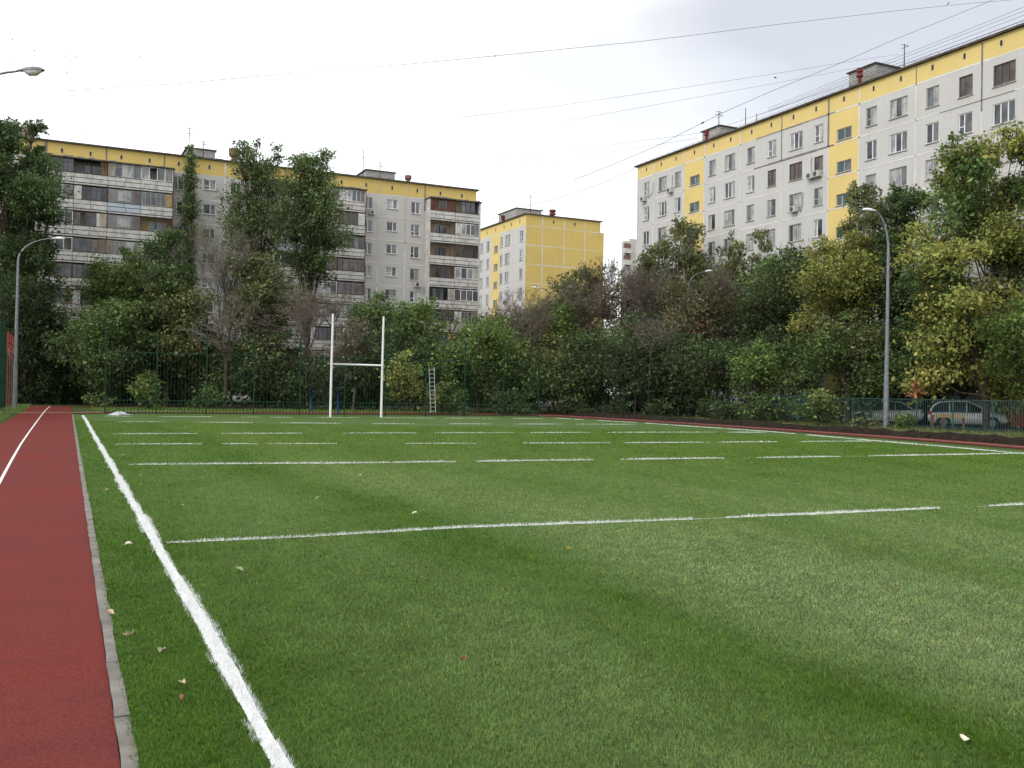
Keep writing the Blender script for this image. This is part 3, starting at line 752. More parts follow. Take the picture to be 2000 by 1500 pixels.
def antenna(bld, p, h, arms=2):
    mb = MB(); mb.tube([(p[0], p[1], p[2]-.8), (p[0], p[1], p[2]+h)], [.05, .03], 5)
    for i in range(arms):
        z = p[2]+h*(.92-.22*i); L = .35+.12*i
        mb.tube([(p[0]-L, p[1], z), (p[0]+L, p[1], z+.05)], .022, 4); mb.tube([(p[0]+.1, p[1]-L, z-.12), (p[0]+.1, p[1]+L, z-.12)], .022, 4)
    return mb.build('antenna', M['dark_metal'], bld)
def ac_unit(bld, face, u, z, s=1.0):
    loc, rz = face.place(u-.4*s, u+.4*s, z); L = bld.location
    mb = MB(); mb.box((0, -.42, 0), (.8*s, -.10, .56*s)); mb.box((.1, -.10, .05), (.16, 0, .5)); mb.box((.62, -.10, .05), (.68, 0, .5))
    o = link('air_conditioner', mesh_from('air_conditioner', mb.V, mb.F, [M['ac']], mb.M), bld, (loc[0]-L[0], loc[1]-L[1], loc[2]-L[2])); o.rotation_euler = (0, 0, rz)
    mb = MB(); mb.tube([(.34*s, -.425, .28*s), (.34*s, -.44, .28*s)], .22*s, 14)
    link('grille', mesh_from('grille', mb.V, mb.F, [M['ac_grille']], mb.M), o)
    return o
def slab_building(bld, face, u0, u1, depth, zr, openings, matfn, mats, side_mat=0, z0=-.2):
    mb = MB(); wall_grid(mb, face, u0, u1, z0, zr, openings, matfn)
    P = face.P
    for (ua, ub) in ((u0, u0), (u1, u1)): mb.face([P(ua, z0), P(ua, z0, -depth), P(ua, zr, -depth), P(ua, zr)], side_mat)
    mb.face([P(u0, z0, -depth), P(u1, z0, -depth), P(u1, zr, -depth), P(u0, zr, -depth)], 0)
    mb.build('wall', mats, bld)
    # dark rooms behind the windows are closed off by one inner plane
    mb = MB(); e = .25
    def bx(ua, ub, oa, ob, za, zb):
        a = P(ua, za, oa); b = P(ub, zb, ob); mb.box(tuple(min(x, y) for x, y in zip(a, b)), tuple(max(x, y) for x, y in zip(a, b)))
    bx(u0-e, u1+e, e, -.35, zr+.001, zr+.14); bx(u0-e, u1+e, -depth+.35, -depth-e, zr+.001, zr+.14)
    bx(u0-e, u0+.35, -.3501, -depth+.3501, zr+.001, zr+.14); bx(u1-.35, u1+e, -.3501, -depth+.3501, zr+.001, zr+.14)
    mb.build('roof_coping', M['coping'], bld)
    mb = MB(); bx(u0+.35, u1-.35, -.35, -depth+.35, zr-.1, zr+.02); mb.build('roof', M['roof'], bld)
    mb = MB(); r = random.Random(int(u1)); u = u0+1
    if zr > 0:
        while u < u1-1:
            if r.random() < .5: bx(u, u+r.uniform(.3, 1.0), -.2, -.5, zr+.13, zr+.13+r.uniform(.05, .16))
            u += r.uniform(.8, 2.2)
        if mb.V: mb.build('roof_debris', M['coping'], bld)
def attic_openings(bld, face, us, z, w=.24, h=.46):
    for u in us:
        mb = MB(); P = face.P
        mb.face([P(u-w*.36, z-h*.42, .028), P(u+w*.36, z-h*.42, .028), P(u+w*.36, z+h*.42, .028), P(u-w*.36, z+h*.42, .028)])
        o = mb.build('attic_vent', M['hole'], bld)
        mb = MB(); a, b = P(u-w/2, z-h/2, .001), P(u+w/2, z+h/2, .022)
        mb.box(tuple(min(x, y) for x, y in zip(a, b)), tuple(max(x, y) for x, y in zip(a, b)))
        s = mb.build('surround', M['joint_tan'], bld); s.parent = o; s.location = (0, 0, 0)
def penthouse(bld, c0, c1, z0, z1, mat=None):
    mb = MB(); mb.box((c0[0], c0[1], z0-.6), (c1[0], c1[1], z1)); o = mb.build('penthouse', mat or M['brick'], bld)
    mb = MB(); mb.box((c0[0]-.15, c0[1]-.15, z1+.001), (c1[0]+.15, c1[1]+.15, z1+.09)); s = mb.build('penthouse_roof', M['coping'], bld); s.parent = o; s.location = (0, 0, 0)
    return o

# ---- left block: long front facing the pitch, balconies in three stacks
LF = Face('x', 100.0, -1)
LB = empty('apartment_block', (16, 100, 0), 'long nine storey grey block with stacked cluttered balconies on the left', 'building')
ROWL = 2.45; ZTL = 22.35
tall = [11.75, 17.30, 31.22, 36.63, -1.75, -7.2]; short = [14.77, 33.93, -4.5]
opn = []; wl_ = []
rw = random.Random(21)
for k in range(9):
    for u in tall: opn.append((u-.52, u+.52, ZTL-1.27-ROWL*k, ZTL-ROWL*k)); wl_.append((opn[-1], k, u))
    for u in short: opn.append((u-.61, u+.61, ZTL-1.0-ROWL*k, ZTL-ROWL*k)); wl_.append((opn[-1], k, u))
mf = MatFn(lambda u, z: 1 if z > 22.80 else 0, zs=(22.80,))
slab_building(LB, LF, -14.0, 43.9, 12.0, 24.35, opn, mf, [M['concrete'], M['yellow']])
bulk = []
for (o, k, u) in wl_:
    st = rw.choice('wwwwo'); va = rw.randrange(6)
    if k < 7 and u > -3: add_window(LB, LF, *o, st, va)
    else: bulk.append((*o, st, va))
bulk_windows(LB, LF, bulk)
joints(LB, LF, [(22.80-ROWL*k-(0.03 if k else 0), a, b, .10 if k else .08) for k in range(9) for a, b in ((11.1, 18.8), (30.7, 37.8), (-9, -.6))],
       [(u, 0, 24.2, .12) for u in (13.1, 16.25, 32.35, 35.45, -3.0, -6.1)], M['joint'])
joints(LB, LF, [(20.30, 30.8, 37.8, .09), (17.82, 30.8, 37.8, .08)], [(32.35, 15, 24.3, .11), (35.45, 17, 24.3, .12)], M['joint_tan'], .020, 'patched_joint')
for v_ in [(0.0, 22.8, 24.3, .32), (5.2, 22.8, 24.3, .16), (10.45, 22.8, 24.3, .16), (37.7, 21.5, 24.3, .22)]: joints(LB, LF, [], [v_], M['joint_dark'], .026, 'tar_joint')
attic_openings(LB, LF, [-1.3, 1.34, 3.81, 6.53, 9.08, 11.79, 14.71, 17.4, 20.2, 22.9, 25.6, 28.25, 30.95, 33.89, 36.79, 39.51, 42.11], 23.62)
# balcony kit: x along the wall from 0 to w, y=0 wall plane, y=-1.15 front
BD = 1.15
BK = {}
def balcony_meshes(w, var):
    key = (w, var)
    if key in BK: return BK[key]
    r = random.Random(hash(var) % 1000 if not isinstance(var, str) else sum(map(ord, var))*13)
    out = {}
    mb = MB(); mb.box((0.015, -BD, 0), (w-.015, -.01, .14)); out['slab'] = (mb, M['parapet'])
    mb = MB()
    for (a, b) in ((.20, .58), (.64, 1.0)):
        half = w*r.choice([.5, .45, .55])
        mb.box((.02, -BD-.05, a), (half-.02, -BD+.02, b)); mb.box((half+.02, -BD-.05+r.uniform(0, .012), a), (w-.02, -BD+.02, b))
    mb.box((.02, -BD, .2), (.07, -.02, 1.0)); mb.box((w-.07, -BD, .2), (w-.02, -.02, 1.0))
    out['parapet'] = (mb, M['blue_sheet'] if 'z' in var else M['parapet'])
    mb = MB(); mb.box((.03, -BD-.01, .14), (w-.03, -BD+.01, 1.02)); mb.box((.0, -BD-.07, 1.005), (w, -BD+.04, 1.05)); out['rail'] = (mb, M['dark_metal'] if r.random() < .6 else M['rust'])
    z0, z1 = 1.055, 2.30; v = var[0]
    fm = {'w': 'white_frame', 'o': 'old_frame', 'b': 'brown_frame', 'd': 'dark_metal', 'g': 'old_frame', 'r': 'brown_frame', 'x': 'rust', 'y': 'old_frame'}[v]
    fr = MB(); gl = MB()
    gm = {'w': ['glass_grey', 'glass_curtain', 'glass_curtain'], 'o': ['glass_grey', 'glass_curtain', 'glass_grey'], 'b': ['glass_dark', 'glass_dark', 'glass_brown'], 'd': ['glass_dark', 'glass_dark', 'glass_grey'],
          'g': ['glass_curtain']*3, 'r': ['glass_dark']*3, 'x': ['glass_dark']*3, 'y': ['glass_grey']*3}[v]
    if v in 'wobd':
        a0, a1 = (.05, w-.05)
        if r.random() < .5: a0, a1 = (.05, w*r.uniform(.66, .8)) if r.random() < .5 else (w*r.uniform(.2, .34), w-.05)
        th = .06 if v == 'w' else .035
        n = 4 if v in 'wb' else 5
        e = [a0+(a1-a0)*i/n for i in range(n+1)]
        if v != 'w': e[1:-1] = [x+r.uniform(-.1, .1) for x in e[1:-1]]
        for x in e: fr.box((x-th/2, -BD-.03, z0), (x+th/2, -BD+.03, z1))
        fr.box((a0, -BD-.025, z0), (a1, -BD+.025, z0+th)); fr.box((a0, -BD-.025, z1-th), (a1, -BD+.025, z1))
        if v != 'w' or r.random() < .4: fr.box((a0, -BD-.02, z1-.36), (a1, -BD+.02, z1-.36+th*.7))
        for i in range(n):
            if r.random() < .12: continue
            gl.face([(e[i], -BD, z0), (e[i+1], -BD, z0), (e[i+1], -BD, z1), (e[i], -BD, z1)], r.randrange(3))
        sheet_ = MB()
        if a0 > .1: sheet_.box((.04, -BD-.02, z0), (a0-.03, -BD+.02, z1))
        if a1 < w-.1: sheet_.box((a1+.03, -BD-.02, z0), (w-.04, -BD+.02, z1))
        if sheet_.V: out['side_sheet'] = (sheet_, M[r.choice(['parapet', 'grey_sheet', 'parapet', 'grey_sheet', 'parapet', 'ochre'])])
    elif v in 'gx':                        # sheeted in, with one small window
        c0, c1 = w*.32, w*.68; sm = M['grey_sheet'] if v == 'g' else M['rust']; sh = MB()
        sh.box((.04, -BD-.02, z0), (c0, -BD+.02, z1)); sh.box((c1, -BD-.02, z0), (w-.04, -BD+.02, z1)); sh.box((c0, -BD-.02, z0), (c1, -BD+.02, z0+.18)); sh.box((c0, -BD-.02, z1-.12), (c1, -BD+.02, z1))
        out['side_sheet'] = (sh, sm)
        for x in (c0, (2*c0+c1)/3, (c0+2*c1)/3, c1): fr.box((x-.03, -BD-.04, z0+.18), (x+.03, -BD+.03, z1-.12))
        fr.box((c0, -BD-.035, z0+.18), (c1, -BD+.025, z0+.23)); fr.box((c0, -BD-.035, z1-.17), (c1, -BD+.025, z1-.12))
        gl.face([(c0, -BD, z0+.18), (c1, -BD, z0+.18), (c1, -BD, z1-.12), (c0, -BD, z1-.12)], 0)
    else:                                  # open loggia: painted back wall, door and window, iron bars
        bk = MB(); bk.box((.06, -.05, .15), (w-.06, -.012, 2.3)); out['back_wall'] = (bk, M['ochre'] if v == 'y' else M['grey_sheet'])
        for (a, b, c) in ((.30*w, .52*w, .3), (.52*w, .82*w, 1.0)):
            gl.face([(a, -.056, c), (b, -.056, c), (b, -.056, 2.1), (a, -.056, 2.1)], 0)
            fr.box((a-.03, -.10, c), (a+.03, -.055, 2.12)); fr.box((b-.03, -.10, c), (b+.03, -.055, 2.12)); fr.box((a, -.10, 2.08), (b, -.055, 2.13))
    if r.random() < .75 or v in 'yr':
        br = MB(); s0 = r.choice([.08, w-.62])
        for i in range(5): br.box((s0+.12*i-.016, -BD-.045, 1.05), (s0+.12*i+.016, -BD-.035, 2.35))
        out['iron_bars'] = (br, M[r.choice(['rust', 'ochre'])])
    if fr.V: out['glazing_frame'] = (fr, M[fm])
    res = {k: mesh_from(k, m.V, m.F, [mat], m.M) for k, (m, mat) in out.items()}
    if gl.V: res['glazing'] = mesh_from('glazing', gl.V, gl.F, [M[g] for g in gm], gl.M)
    BK[key] = res; return res
stack1 = ['d1', 'r1 b', 'o1', 'w1'], ['w2', 'd2', 'g1z', 'o2'], ['w3', 'b1', 'g2', 'y1'], ['w4', 'b2', 'o3', 'b3'], ['b4', 'd3', 'w5', 'o4'], ['o5', 'd1', 'w2', 'b1'], ['w1', 'b3', 'd2', 'o1'], ['d3', 'w4', 'b2', 'o2']
stack2 = ['o6', 'w6', 'd4', 'w7'], ['w8', 'o7', 'w9', 'b5'], ['o8', 'w10z', 'w11', 'd5'], ['w3', 'd6', 'd7', 'b6'], ['b4', 'o9', 'w12', 'b7'], ['d3', 'w5', 'o4', 'o5'], ['b2', 'o1', 'd2', 'w4'], ['w2', 'b1', 'o3', 'd1']
stack3 = ['x1', 'd8'], ['y2', 'w13'], ['y3', 'b8'], ['b9', 'w14'], ['d9', 'w15'], ['d5', 'o10'], ['o2', 'b5'], ['w3', 'd2']
def put_balcony(bld, face, u, z, w, var, parts=True):
    ms = balcony_meshes(w, var); loc, rz = face.place(u, u+w, z); L = bld.location
    o = link('balcony', ms['slab'], bld, (loc[0]-L[0], loc[1]-L[1], loc[2]-L[2])); o.rotation_euler = (0, 0, rz)
    for k, me in ms.items():
        if k != 'slab': link(k, me, o)
    return o
for (ub, w, st) in ((-.55, 2.93, stack1), (18.85, 2.93, stack2), (37.9, 3.0, stack3)):
    for k in range(8):
        for j, var in enumerate(st[k]):
            put_balcony(LB, LF, ub+w*j, 20.42-ROWL*k, w, var)
    n = len(st[0]); mb = MB()
    for j in range(0, n+1, 2):
        x = ub+w*j
        mb.box((x-.06, 100-BD-.02, 0), (x+.06, 99.999, 22.72))
    mb.box((ub-.05, 100-BD+.1, 0), (ub+.02, 99.998, 22.7))
    mb.build('party_wall', M['parapet'] if ub > 30 else M['rust'], LB)
    mb = MB(); mb.box((ub-.15, 100-BD-.22, 22.74), (ub+w*n+.15, 99.98, 22.86)); cn = mb.build('balcony_canopy', M['coping'], LB)
    r = random.Random(int(ub*7)); mb = MB(); x = ub
    while x < ub+w*n-.3:
        L_ = r.uniform(.15, .5)
        if r.random() < .6: mb.box((x, 100-BD-.1, 22.86), (x+L_, 100-.3, 22.86+r.uniform(.04, .16)))
        x += L_+.02
    s = mb.build('roof_felt', M['grey_sheet'], LB); s.parent = cn; s.location = (0, 0, 0)
mb = MB(); mb.box((43.75, 98.75, 0), (43.92, 99.999, 22.9)); mb.build('end_fin', M['parapet'], LB)
penthouse(LB, (12.95, 103, 0), (15.7, 107, 0), 24.4, 25.35+.65); penthouse(LB, (31.9, 103, 0), (35.2, 107, 0), 24.4, 25.95)
penthouse(LB, (-5, 103, 0), (-1.9, 107, 0), 24.4, 26.0)
for (px, py, Y, r_, h) in ((458, 311, 102, .60, 1.05), (61, 269, 102, .58, 1.0), (797, 354, 102, .38, .62)):
    p = AY(px, py, Y); roof_vent(LB, (p[0], p[1], p[2]), r_, h, M['vent_brown'])
for (px, py, top) in ((369, 292, 248), (397, 300, 275), (709, 345, 290), (742, 346, 316)):
    p = AY(px, py, 102.5); q = AY(px, top, 102.5); antenna(LB, (p[0], p[1], p[2]), q[2]-p[2], 2)
ac_unit(LB, LF, 31.6, 20.45, .8); ac_unit(LB, LF, 36.9, 13.0, .9)

# ---- right block: long flat front along the right side
RFc = Face('y', 55.0, -1)
RB = empty('apartment_block', (55, 50, 0), 'long pale grey block with yellow attic band and yellow stairwell strips on the right', 'building')
ROWR = 2.51; ZTR = 23.22
cols = [(82.29,1.09),(79.45,1.43),(76.92,1.0),(71.56,1.0),(69.04,1.46),(66.2,1.0),(63.5,1.03),(60.63,1.5),(58.05,.98),(52.66,1.04),(50.15,1.6),(47.2,1.07),(44.54,1.07),(41.67,1.6)]
extra = [(39.0,1.04),(33.8,1.04),(31.2,1.55),(28.3,1.04),(25.6,1.04),(22.8,1.55),(20.2,1.04)]
stair = [74.22, 55.36]; stair_x = [36.4]
rows_style = ['wooooowwwooobb', 'wwwwwwbbbwwwww', 'wooooooooooooow', 'owwooooowooowo', 'woowowooowoooo', 'oowwoooowwoooo', 'oowoowooowooow', 'owooowoowooowo', 'oowoooowoooowo']
opn = []; wl_ = []; bulk = []; rw = random.Random(31)
for k in range(9):
    for j, (u, ww) in enumerate(cols):
        o = (u-ww/2, u+ww/2, ZTR-1.38-ROWR*k, ZTR-ROWR*k); opn.append(o)
        st = rows_style[k][j]
        (wl_ if k < 6 else bulk).append((*o, st, rw.randrange(6)))
    for (u, ww) in extra:
        o = (u-ww/2, u+ww/2, ZTR-1.38-ROWR*k, ZTR-ROWR*k); opn.append(o); bulk.append((*o, rw.choice('wo'), rw.randrange(6)))
    for u in stair+stair_x:
        o = (u-.76, u+.76, 22.33-.88-2.52*k, 22.33-2.52*k)
        if o[2] < 1: continue
        opn.append(o); (wl_ if k < 6 and u in stair else bulk).append((*o, 's', 0 if (k != 2) else 1))
def rmat(u, z):
    if z > 23.76: return 1
    for a, b in ((72.73, 75.91), (53.85, 57.01), (34.8, 38.0)):
        if a < u < b: return 1
    return 0
slab_building(RB, RFc, 18.0, 84.0, 12.5, 25.1, opn, MatFn(rmat, us=(72.73, 75.91, 53.85, 57.01, 34.8, 38.0), zs=(23.76,)), [M['concrete_light'], M['yellow_light']], 1)
for o in wl_[:100]: add_window(RB, RFc, *o)
bulk_windows(RB, RFc, bulk+wl_[100:])
vseam = [83.9, 81.0, 75.91, 72.73, 67.6, 53.85, 48.6, 43.3, 38, 34.8, 29.6, 24.4]
joints(RB, RFc, [(23.76-ROWR*k, 18.2, 83.8, .11 if k else .13) for k in range(9)], [(u, 0, 25.0, .13) for u in vseam] + [(62.33, 0, 21.2, .12), (57.01, 0, 21.2, .12)], M['joint'])
joints(RB, RFc, [(23.78, 56.3, 65.6, .14), (21.25, 56.4, 65.8, .15), (21.24, 40.9, 46.6, .08)], [(62.33, 21.2, 25.0, .15), (57.01, 21.2, 25.0, .16), (57.01, 21.2, 21.3, .16)], M['joint_dark'], .022, 'tar_joint')
for v_ in [(48.6, 23.8, 25.0, .10), (43.3, 20.5, 25.0, .16)]: joints(RB, RFc, [], [v_], M['joint_dark'], .022, 'tar_joint')
attic_openings(RB, RFc, [82.31, 79.71, 77.22, 74.28, 71.37, 68.96, 66.12, 63.62, 60.95, 58.37, 55.41, 52.47, 49.95, 47.22, 44.65, 41.9, 39.2, 36.4, 33.8, 31, 28.3], 24.55, .22, .42)
for (px, py) in ((1260, 394), (1312, 377), (1587, 350), (1600, 346), (1554, 415)):
    p = AX(px, py, 55.0); ac_unit(RB, RFc, p[1], p[2], .85)
for (cx0, cy0, cx1, cy1) in ((1372, 258, 1432, 262), (1658, 145, 1745, 150)):
    a = AX(cx0, cy0, 57.4); b = AX(1405 if cx0 < 1500 else 1710, cy1, 57.4); zt = AX(*((1405, 244) if cx0 < 1500 else (1710, 122)), 57.4)[2]
    penthouse(RB, (57.4, min(a[1], b[1]), 0), (60.5, max(a[1], b[1]), 0), 25.1, zt-.09)
for (px, py, r_, h, X) in ((1380, 268, .24, .45, 56.2), (1679, 157, .26, .75, 56.2)):
    p = AX(px, py, X); roof_vent(RB, tuple(p), r_, h+.15, M['vent_red'], 'cap')
for (px, py, r_) in ((1366, 276, .35), (1525, 214, .4), (1648, 170, .4), (1755, 126, .55), (1893, 78, .55)):
    p = AX(px, py, 57.0); roof_vent(RB, (p[0], p[1], 25.1), r_, .75, M['vent_brown'])
for (px, py, top, n) in ((1766, 122, 86, 1), (1456, 244, 211, 0), (1404, 244, 217, 2), (1478, 236, 222, 0)):
    p = AX(px, py, 58.0); q = AX(px, top, 58.0); antenna(RB, tuple(p), q[2]-p[2], n)
for (x0, y0, x1, y1, x2, y2) in ((1276, 356, 1275, 375, 1266, 387), (1313, 342, 1313, 360, 1312, 370), (1585, 307, 1584, 325, 1586, 340), (1568, 376, 1567, 400, 1563, 414)):
    mb = MB(); mb.tube([tuple(AX(x0, y0, 54.93)), tuple(AX(x1, y1, 54.93)), tuple(AX(x2, y2, 54.93))], .025, 5); mb.build('pipe', M['joint_dark'], RB)
mb = MB()
for i in range(67): mb.tube([(55.3, 18+i, 25.2), (55.3, 18+i, 25.62)], .012, 4)
for z in (25.42, 25.6): mb.tube([(55.3, 18, z), (55.3, 84, z)], .012, 4)
mb.build('roof_railing', M['dark_metal'], RB)

# ---- middle block: yellow gable with grey flank
MFc = Face('y', 59.3, -1); MG = Face('x', 118.0, -1)
MBd = empty('apartment_block', (60, 118, 0), 'block with a blank yellow gable in the gap between the two long blocks', 'building')
mc = [(133.05,1.5),(130.5,.95),(125.9,.95),(123.8,1.55),(119.42,1.05),(138.7,1.0),(141.4,1.5),(144.5,1.0)]; opn = []; lst = []; rw = random.Random(51); bulk = []
for k in range(9):
    for (u, ww) in mc:
        o = (u-ww/2, u+ww/2, 24.0-1.47-2.63*k, 24.0-2.63*k)
        if o[2] < .5: continue
        opn.append(o); (lst if k < 6 and u < 135 else bulk).append((*o, rw.choice('wwo'), rw.randrange(6)))
    o = (127.0, 128.34, 22.95-.95-2.63*k, 22.95-2.63*k)
    if o[2] > .5: opn.append(o); (lst if k < 6 else bulk).append((*o, 's', rw.randrange(2)))
def mmat(u, z): return 1 if z > 24.58 or 126.19 < u < 129.27 else 0
slab_building(MBd, MFc, 118.0, 150.0, 11.85, 26.05, opn, MatFn(mmat, us=(126.19, 129.27), zs=(24.58,)), [M['concrete_light'], M['yellow_light']], 2)
mb = MB(); mb.face([(59.3, 117.985, -.2), (71.15, 117.985, -.2), (71.15, 117.985, 26.05), (59.3, 117.985, 26.05)]); mb.box((71.152, 118.0, -.2), (71.75, 125, 24.55)); mb.build('gable', M['yellow'], MBd)
for o in lst: add_window(MBd, MFc, *o)
bulk_windows(MBd, MFc, bulk)
MG2 = Face('x', 117.985, -1)
joints(MBd, MG2, [(24.5-2.63*k, 59.4, 71.15, .10) for k in range(9)], [(u, 0, 26.0, .12) for u in (61.85, 65.3, 68.6)], M['joint'])
joints(MBd, MFc, [(24.58-2.63*k, 118.1, 149.9, .10) for k in range(9)], [(u, 0, 24.6, .12) for u in (118.12, 121.2, 126.19, 129.27, 134.6)], M['joint'])
attic_openings(MBd, MFc, [119.9, 122.6, 125, 127.8, 130.9, 133.6], 25.35, .26, .5); attic_openings(MBd, MG2, [63.55, 66.94], 25.36, .26, .5)
penthouse(MBd, (60.5, 123.5, 0), (64.5, 129.5, 0), 26.05, 27.9)
p = AY(1079, 424, 120.0); roof_vent(MBd, tuple(p), .48, 1.0, M['vent_red'], 'cap')
p = AX(983, 432, 60.4); roof_vent(MBd, tuple(p), .38, .8, M['vent_red'], 'cap')
for (px, py, top) in ((1036, 418, 380), (1059, 420, 409)):
    p = AY(px, py, 119.0); q = AY(px, top, 119.0); antenna(MBd, tuple(p), q[2]-p[2], 1)
p = AX(933, 448, 60.0); q = AX(933, 420, 60.0); antenna(MBd, tuple(p), q[2]-p[2], 1)

# ---- distant tower with red loggias
FB = empty('apartment_block', (119.5, 190, 0), 'distant tower with reddish loggias seen beside the end of the right block', 'building')
mb = MB(); mb.box((121.3, 190.0, 0), (124.8, 191.5, 37.3)); mb.box((122.4, 189.6, 0), (124.8, 189.99, 37.8)); mb.build('wall', M['concrete'], FB)
for k in range(5):
    z = 36.6-2.7*k
    mb = MB(); mb.box((120.6, 188.9, z-2.3), (122.6, 189.9, z-1.2)); o = mb.build('balcony', M['parapet'], FB)
    mb = MB(); mb.box((120.8, 189.4, z-1.19), (122.5, 189.85, z)); s = mb.build('loggia_panel', M['vent_brown'] if k < 2 else M['grey_sheet'], FB); s.parent = o; s.location = (0, 0, 0)
# ------------------------------------------------------------------ trees
def tubes_np(P0, P1, R0, R1, sides):
    P0 = np.asarray(P0, float); P1 = np.asarray(P1, float); R0 = np.asarray(R0, float); R1 = np.asarray(R1, float); n = len(P0)
    t = P1-P0; t /= (np.linalg.norm(t, axis=1, keepdims=True)+1e-9)
    ref = np.where(np.abs(t[:, 2:3]) < .9, np.array([[0, 0, 1.0]]), np.array([[1.0, 0, 0]]))
    a = np.cross(t, ref); a /= np.linalg.norm(a, axis=1, keepdims=True); b = np.cross(t, a)
    an = np.arange(sides)*2*PI/sides
    ring = a[:, None, :]*np.cos(an)[None, :, None] + b[:, None, :]*np.sin(an)[None, :, None]
    V = np.concatenate([P0[:, None, :]+ring*R0[:, None, None], P1[:, None, :]+ring*R1[:, None, None]], 1).reshape(-1, 3)
    base = (np.arange(n)*2*sides)[:, None, None]; k = np.arange(sides); k2 = (k+1) % sides
    q = np.stack([k, k2, k2+sides, k+sides], 1)[None, :, :]
    I = (base+q).reshape(-1); S = np.full(n*sides, 4)
    return V, S, I
def cat_geo(parts):
    V, S, I = [], [], []; off = 0
    for v, s, i in parts: V.append(v); S.append(s); I.append(i+off); off += len(v)
    return np.concatenate(V), np.concatenate(S), np.concatenate(I)
def leaves_np(C, size, r, droop=0.0, stretch=1.5):
    n = len(C); az = r.uniform(0, 2*PI, n); el = r.normal(-0.35-droop, .55, n)
    d = np.stack([np.cos(az)*np.cos(el), np.sin(az)*np.cos(el), np.sin(el)], 1)
    nrm = r.normal(0, 1, (n, 3)); nrm[:, 2] += 0.8; s = np.cross(d, nrm); s /= (np.linalg.norm(s, axis=1, keepdims=True)+1e-9)
    L = (size*np.clip(r.lognormal(-.05, .38, n), .4, 2.0))[:, None]; W = L/stretch
    V = np.stack([C, C+d*L*.5+s*W*.5, C+d*L, C+d*L*.5-s*W*.5], 1).reshape(-1, 3)
    return V, np.full(n, 4), np.arange(4*n)
PROF = {
 'round': [(0,.40),(.12,.75),(.35,1),(.62,.95),(.82,.68),(.94,.36),(1,.08)],
 'dome': [(0,.75),(.2,.95),(.45,1),(.7,.82),(.88,.52),(1,.12)],
 'poplar': [(0,.35),(.18,.7),(.42,1),(.62,.88),(.78,.55),(.90,.30),(1,.05)],
 'column': [(0,.7),(.2,.9),(.5,1),(.8,.75),(.93,.42),(1,.08)],
 'birch': [(0,.55),(.2,.9),(.45,1),(.7,.72),(.88,.40),(1,.06)],
 'shrub': [(0,.9),(.3,1),(.6,.85),(.85,.5),(1,.15)]}
PAL = {
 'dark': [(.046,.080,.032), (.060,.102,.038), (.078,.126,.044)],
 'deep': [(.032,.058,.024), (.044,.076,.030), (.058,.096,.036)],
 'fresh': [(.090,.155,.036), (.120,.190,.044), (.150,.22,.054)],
 'mid': [(.068,.122,.036), (.088,.148,.044), (.112,.174,.054)],
 'olive': [(.094,.118,.046), (.122,.145,.056), (.150,.165,.064)],
 'brown': [(.155,.132,.098), (.185,.158,.118), (.135,.135,.078), (.20,.150,.100)],
 'rusty': [(.120,.120,.062), (.150,.135,.070), (.195,.125,.070), (.100,.122,.054)],
 'yellow': [(.22,.245,.060), (.27,.285,.078), (.30,.295,.085), (.16,.205,.052), (.24,.27,.066)],
 'gold': [(.29,.275,.075), (.33,.305,.090), (.25,.25,.065), (.19,.22,.056)],
 'birch': [(.092,.122,.052), (.115,.148,.058), (.145,.155,.062), (.175,.165,.060)],
 'poplar': [(.082,.132,.048), (.105,.162,.058), (.130,.188,.068)],
 'dry': [(.30,.12,.05), (.36,.17,.08), (.22,.09,.04)]}
N_LEAF = 0
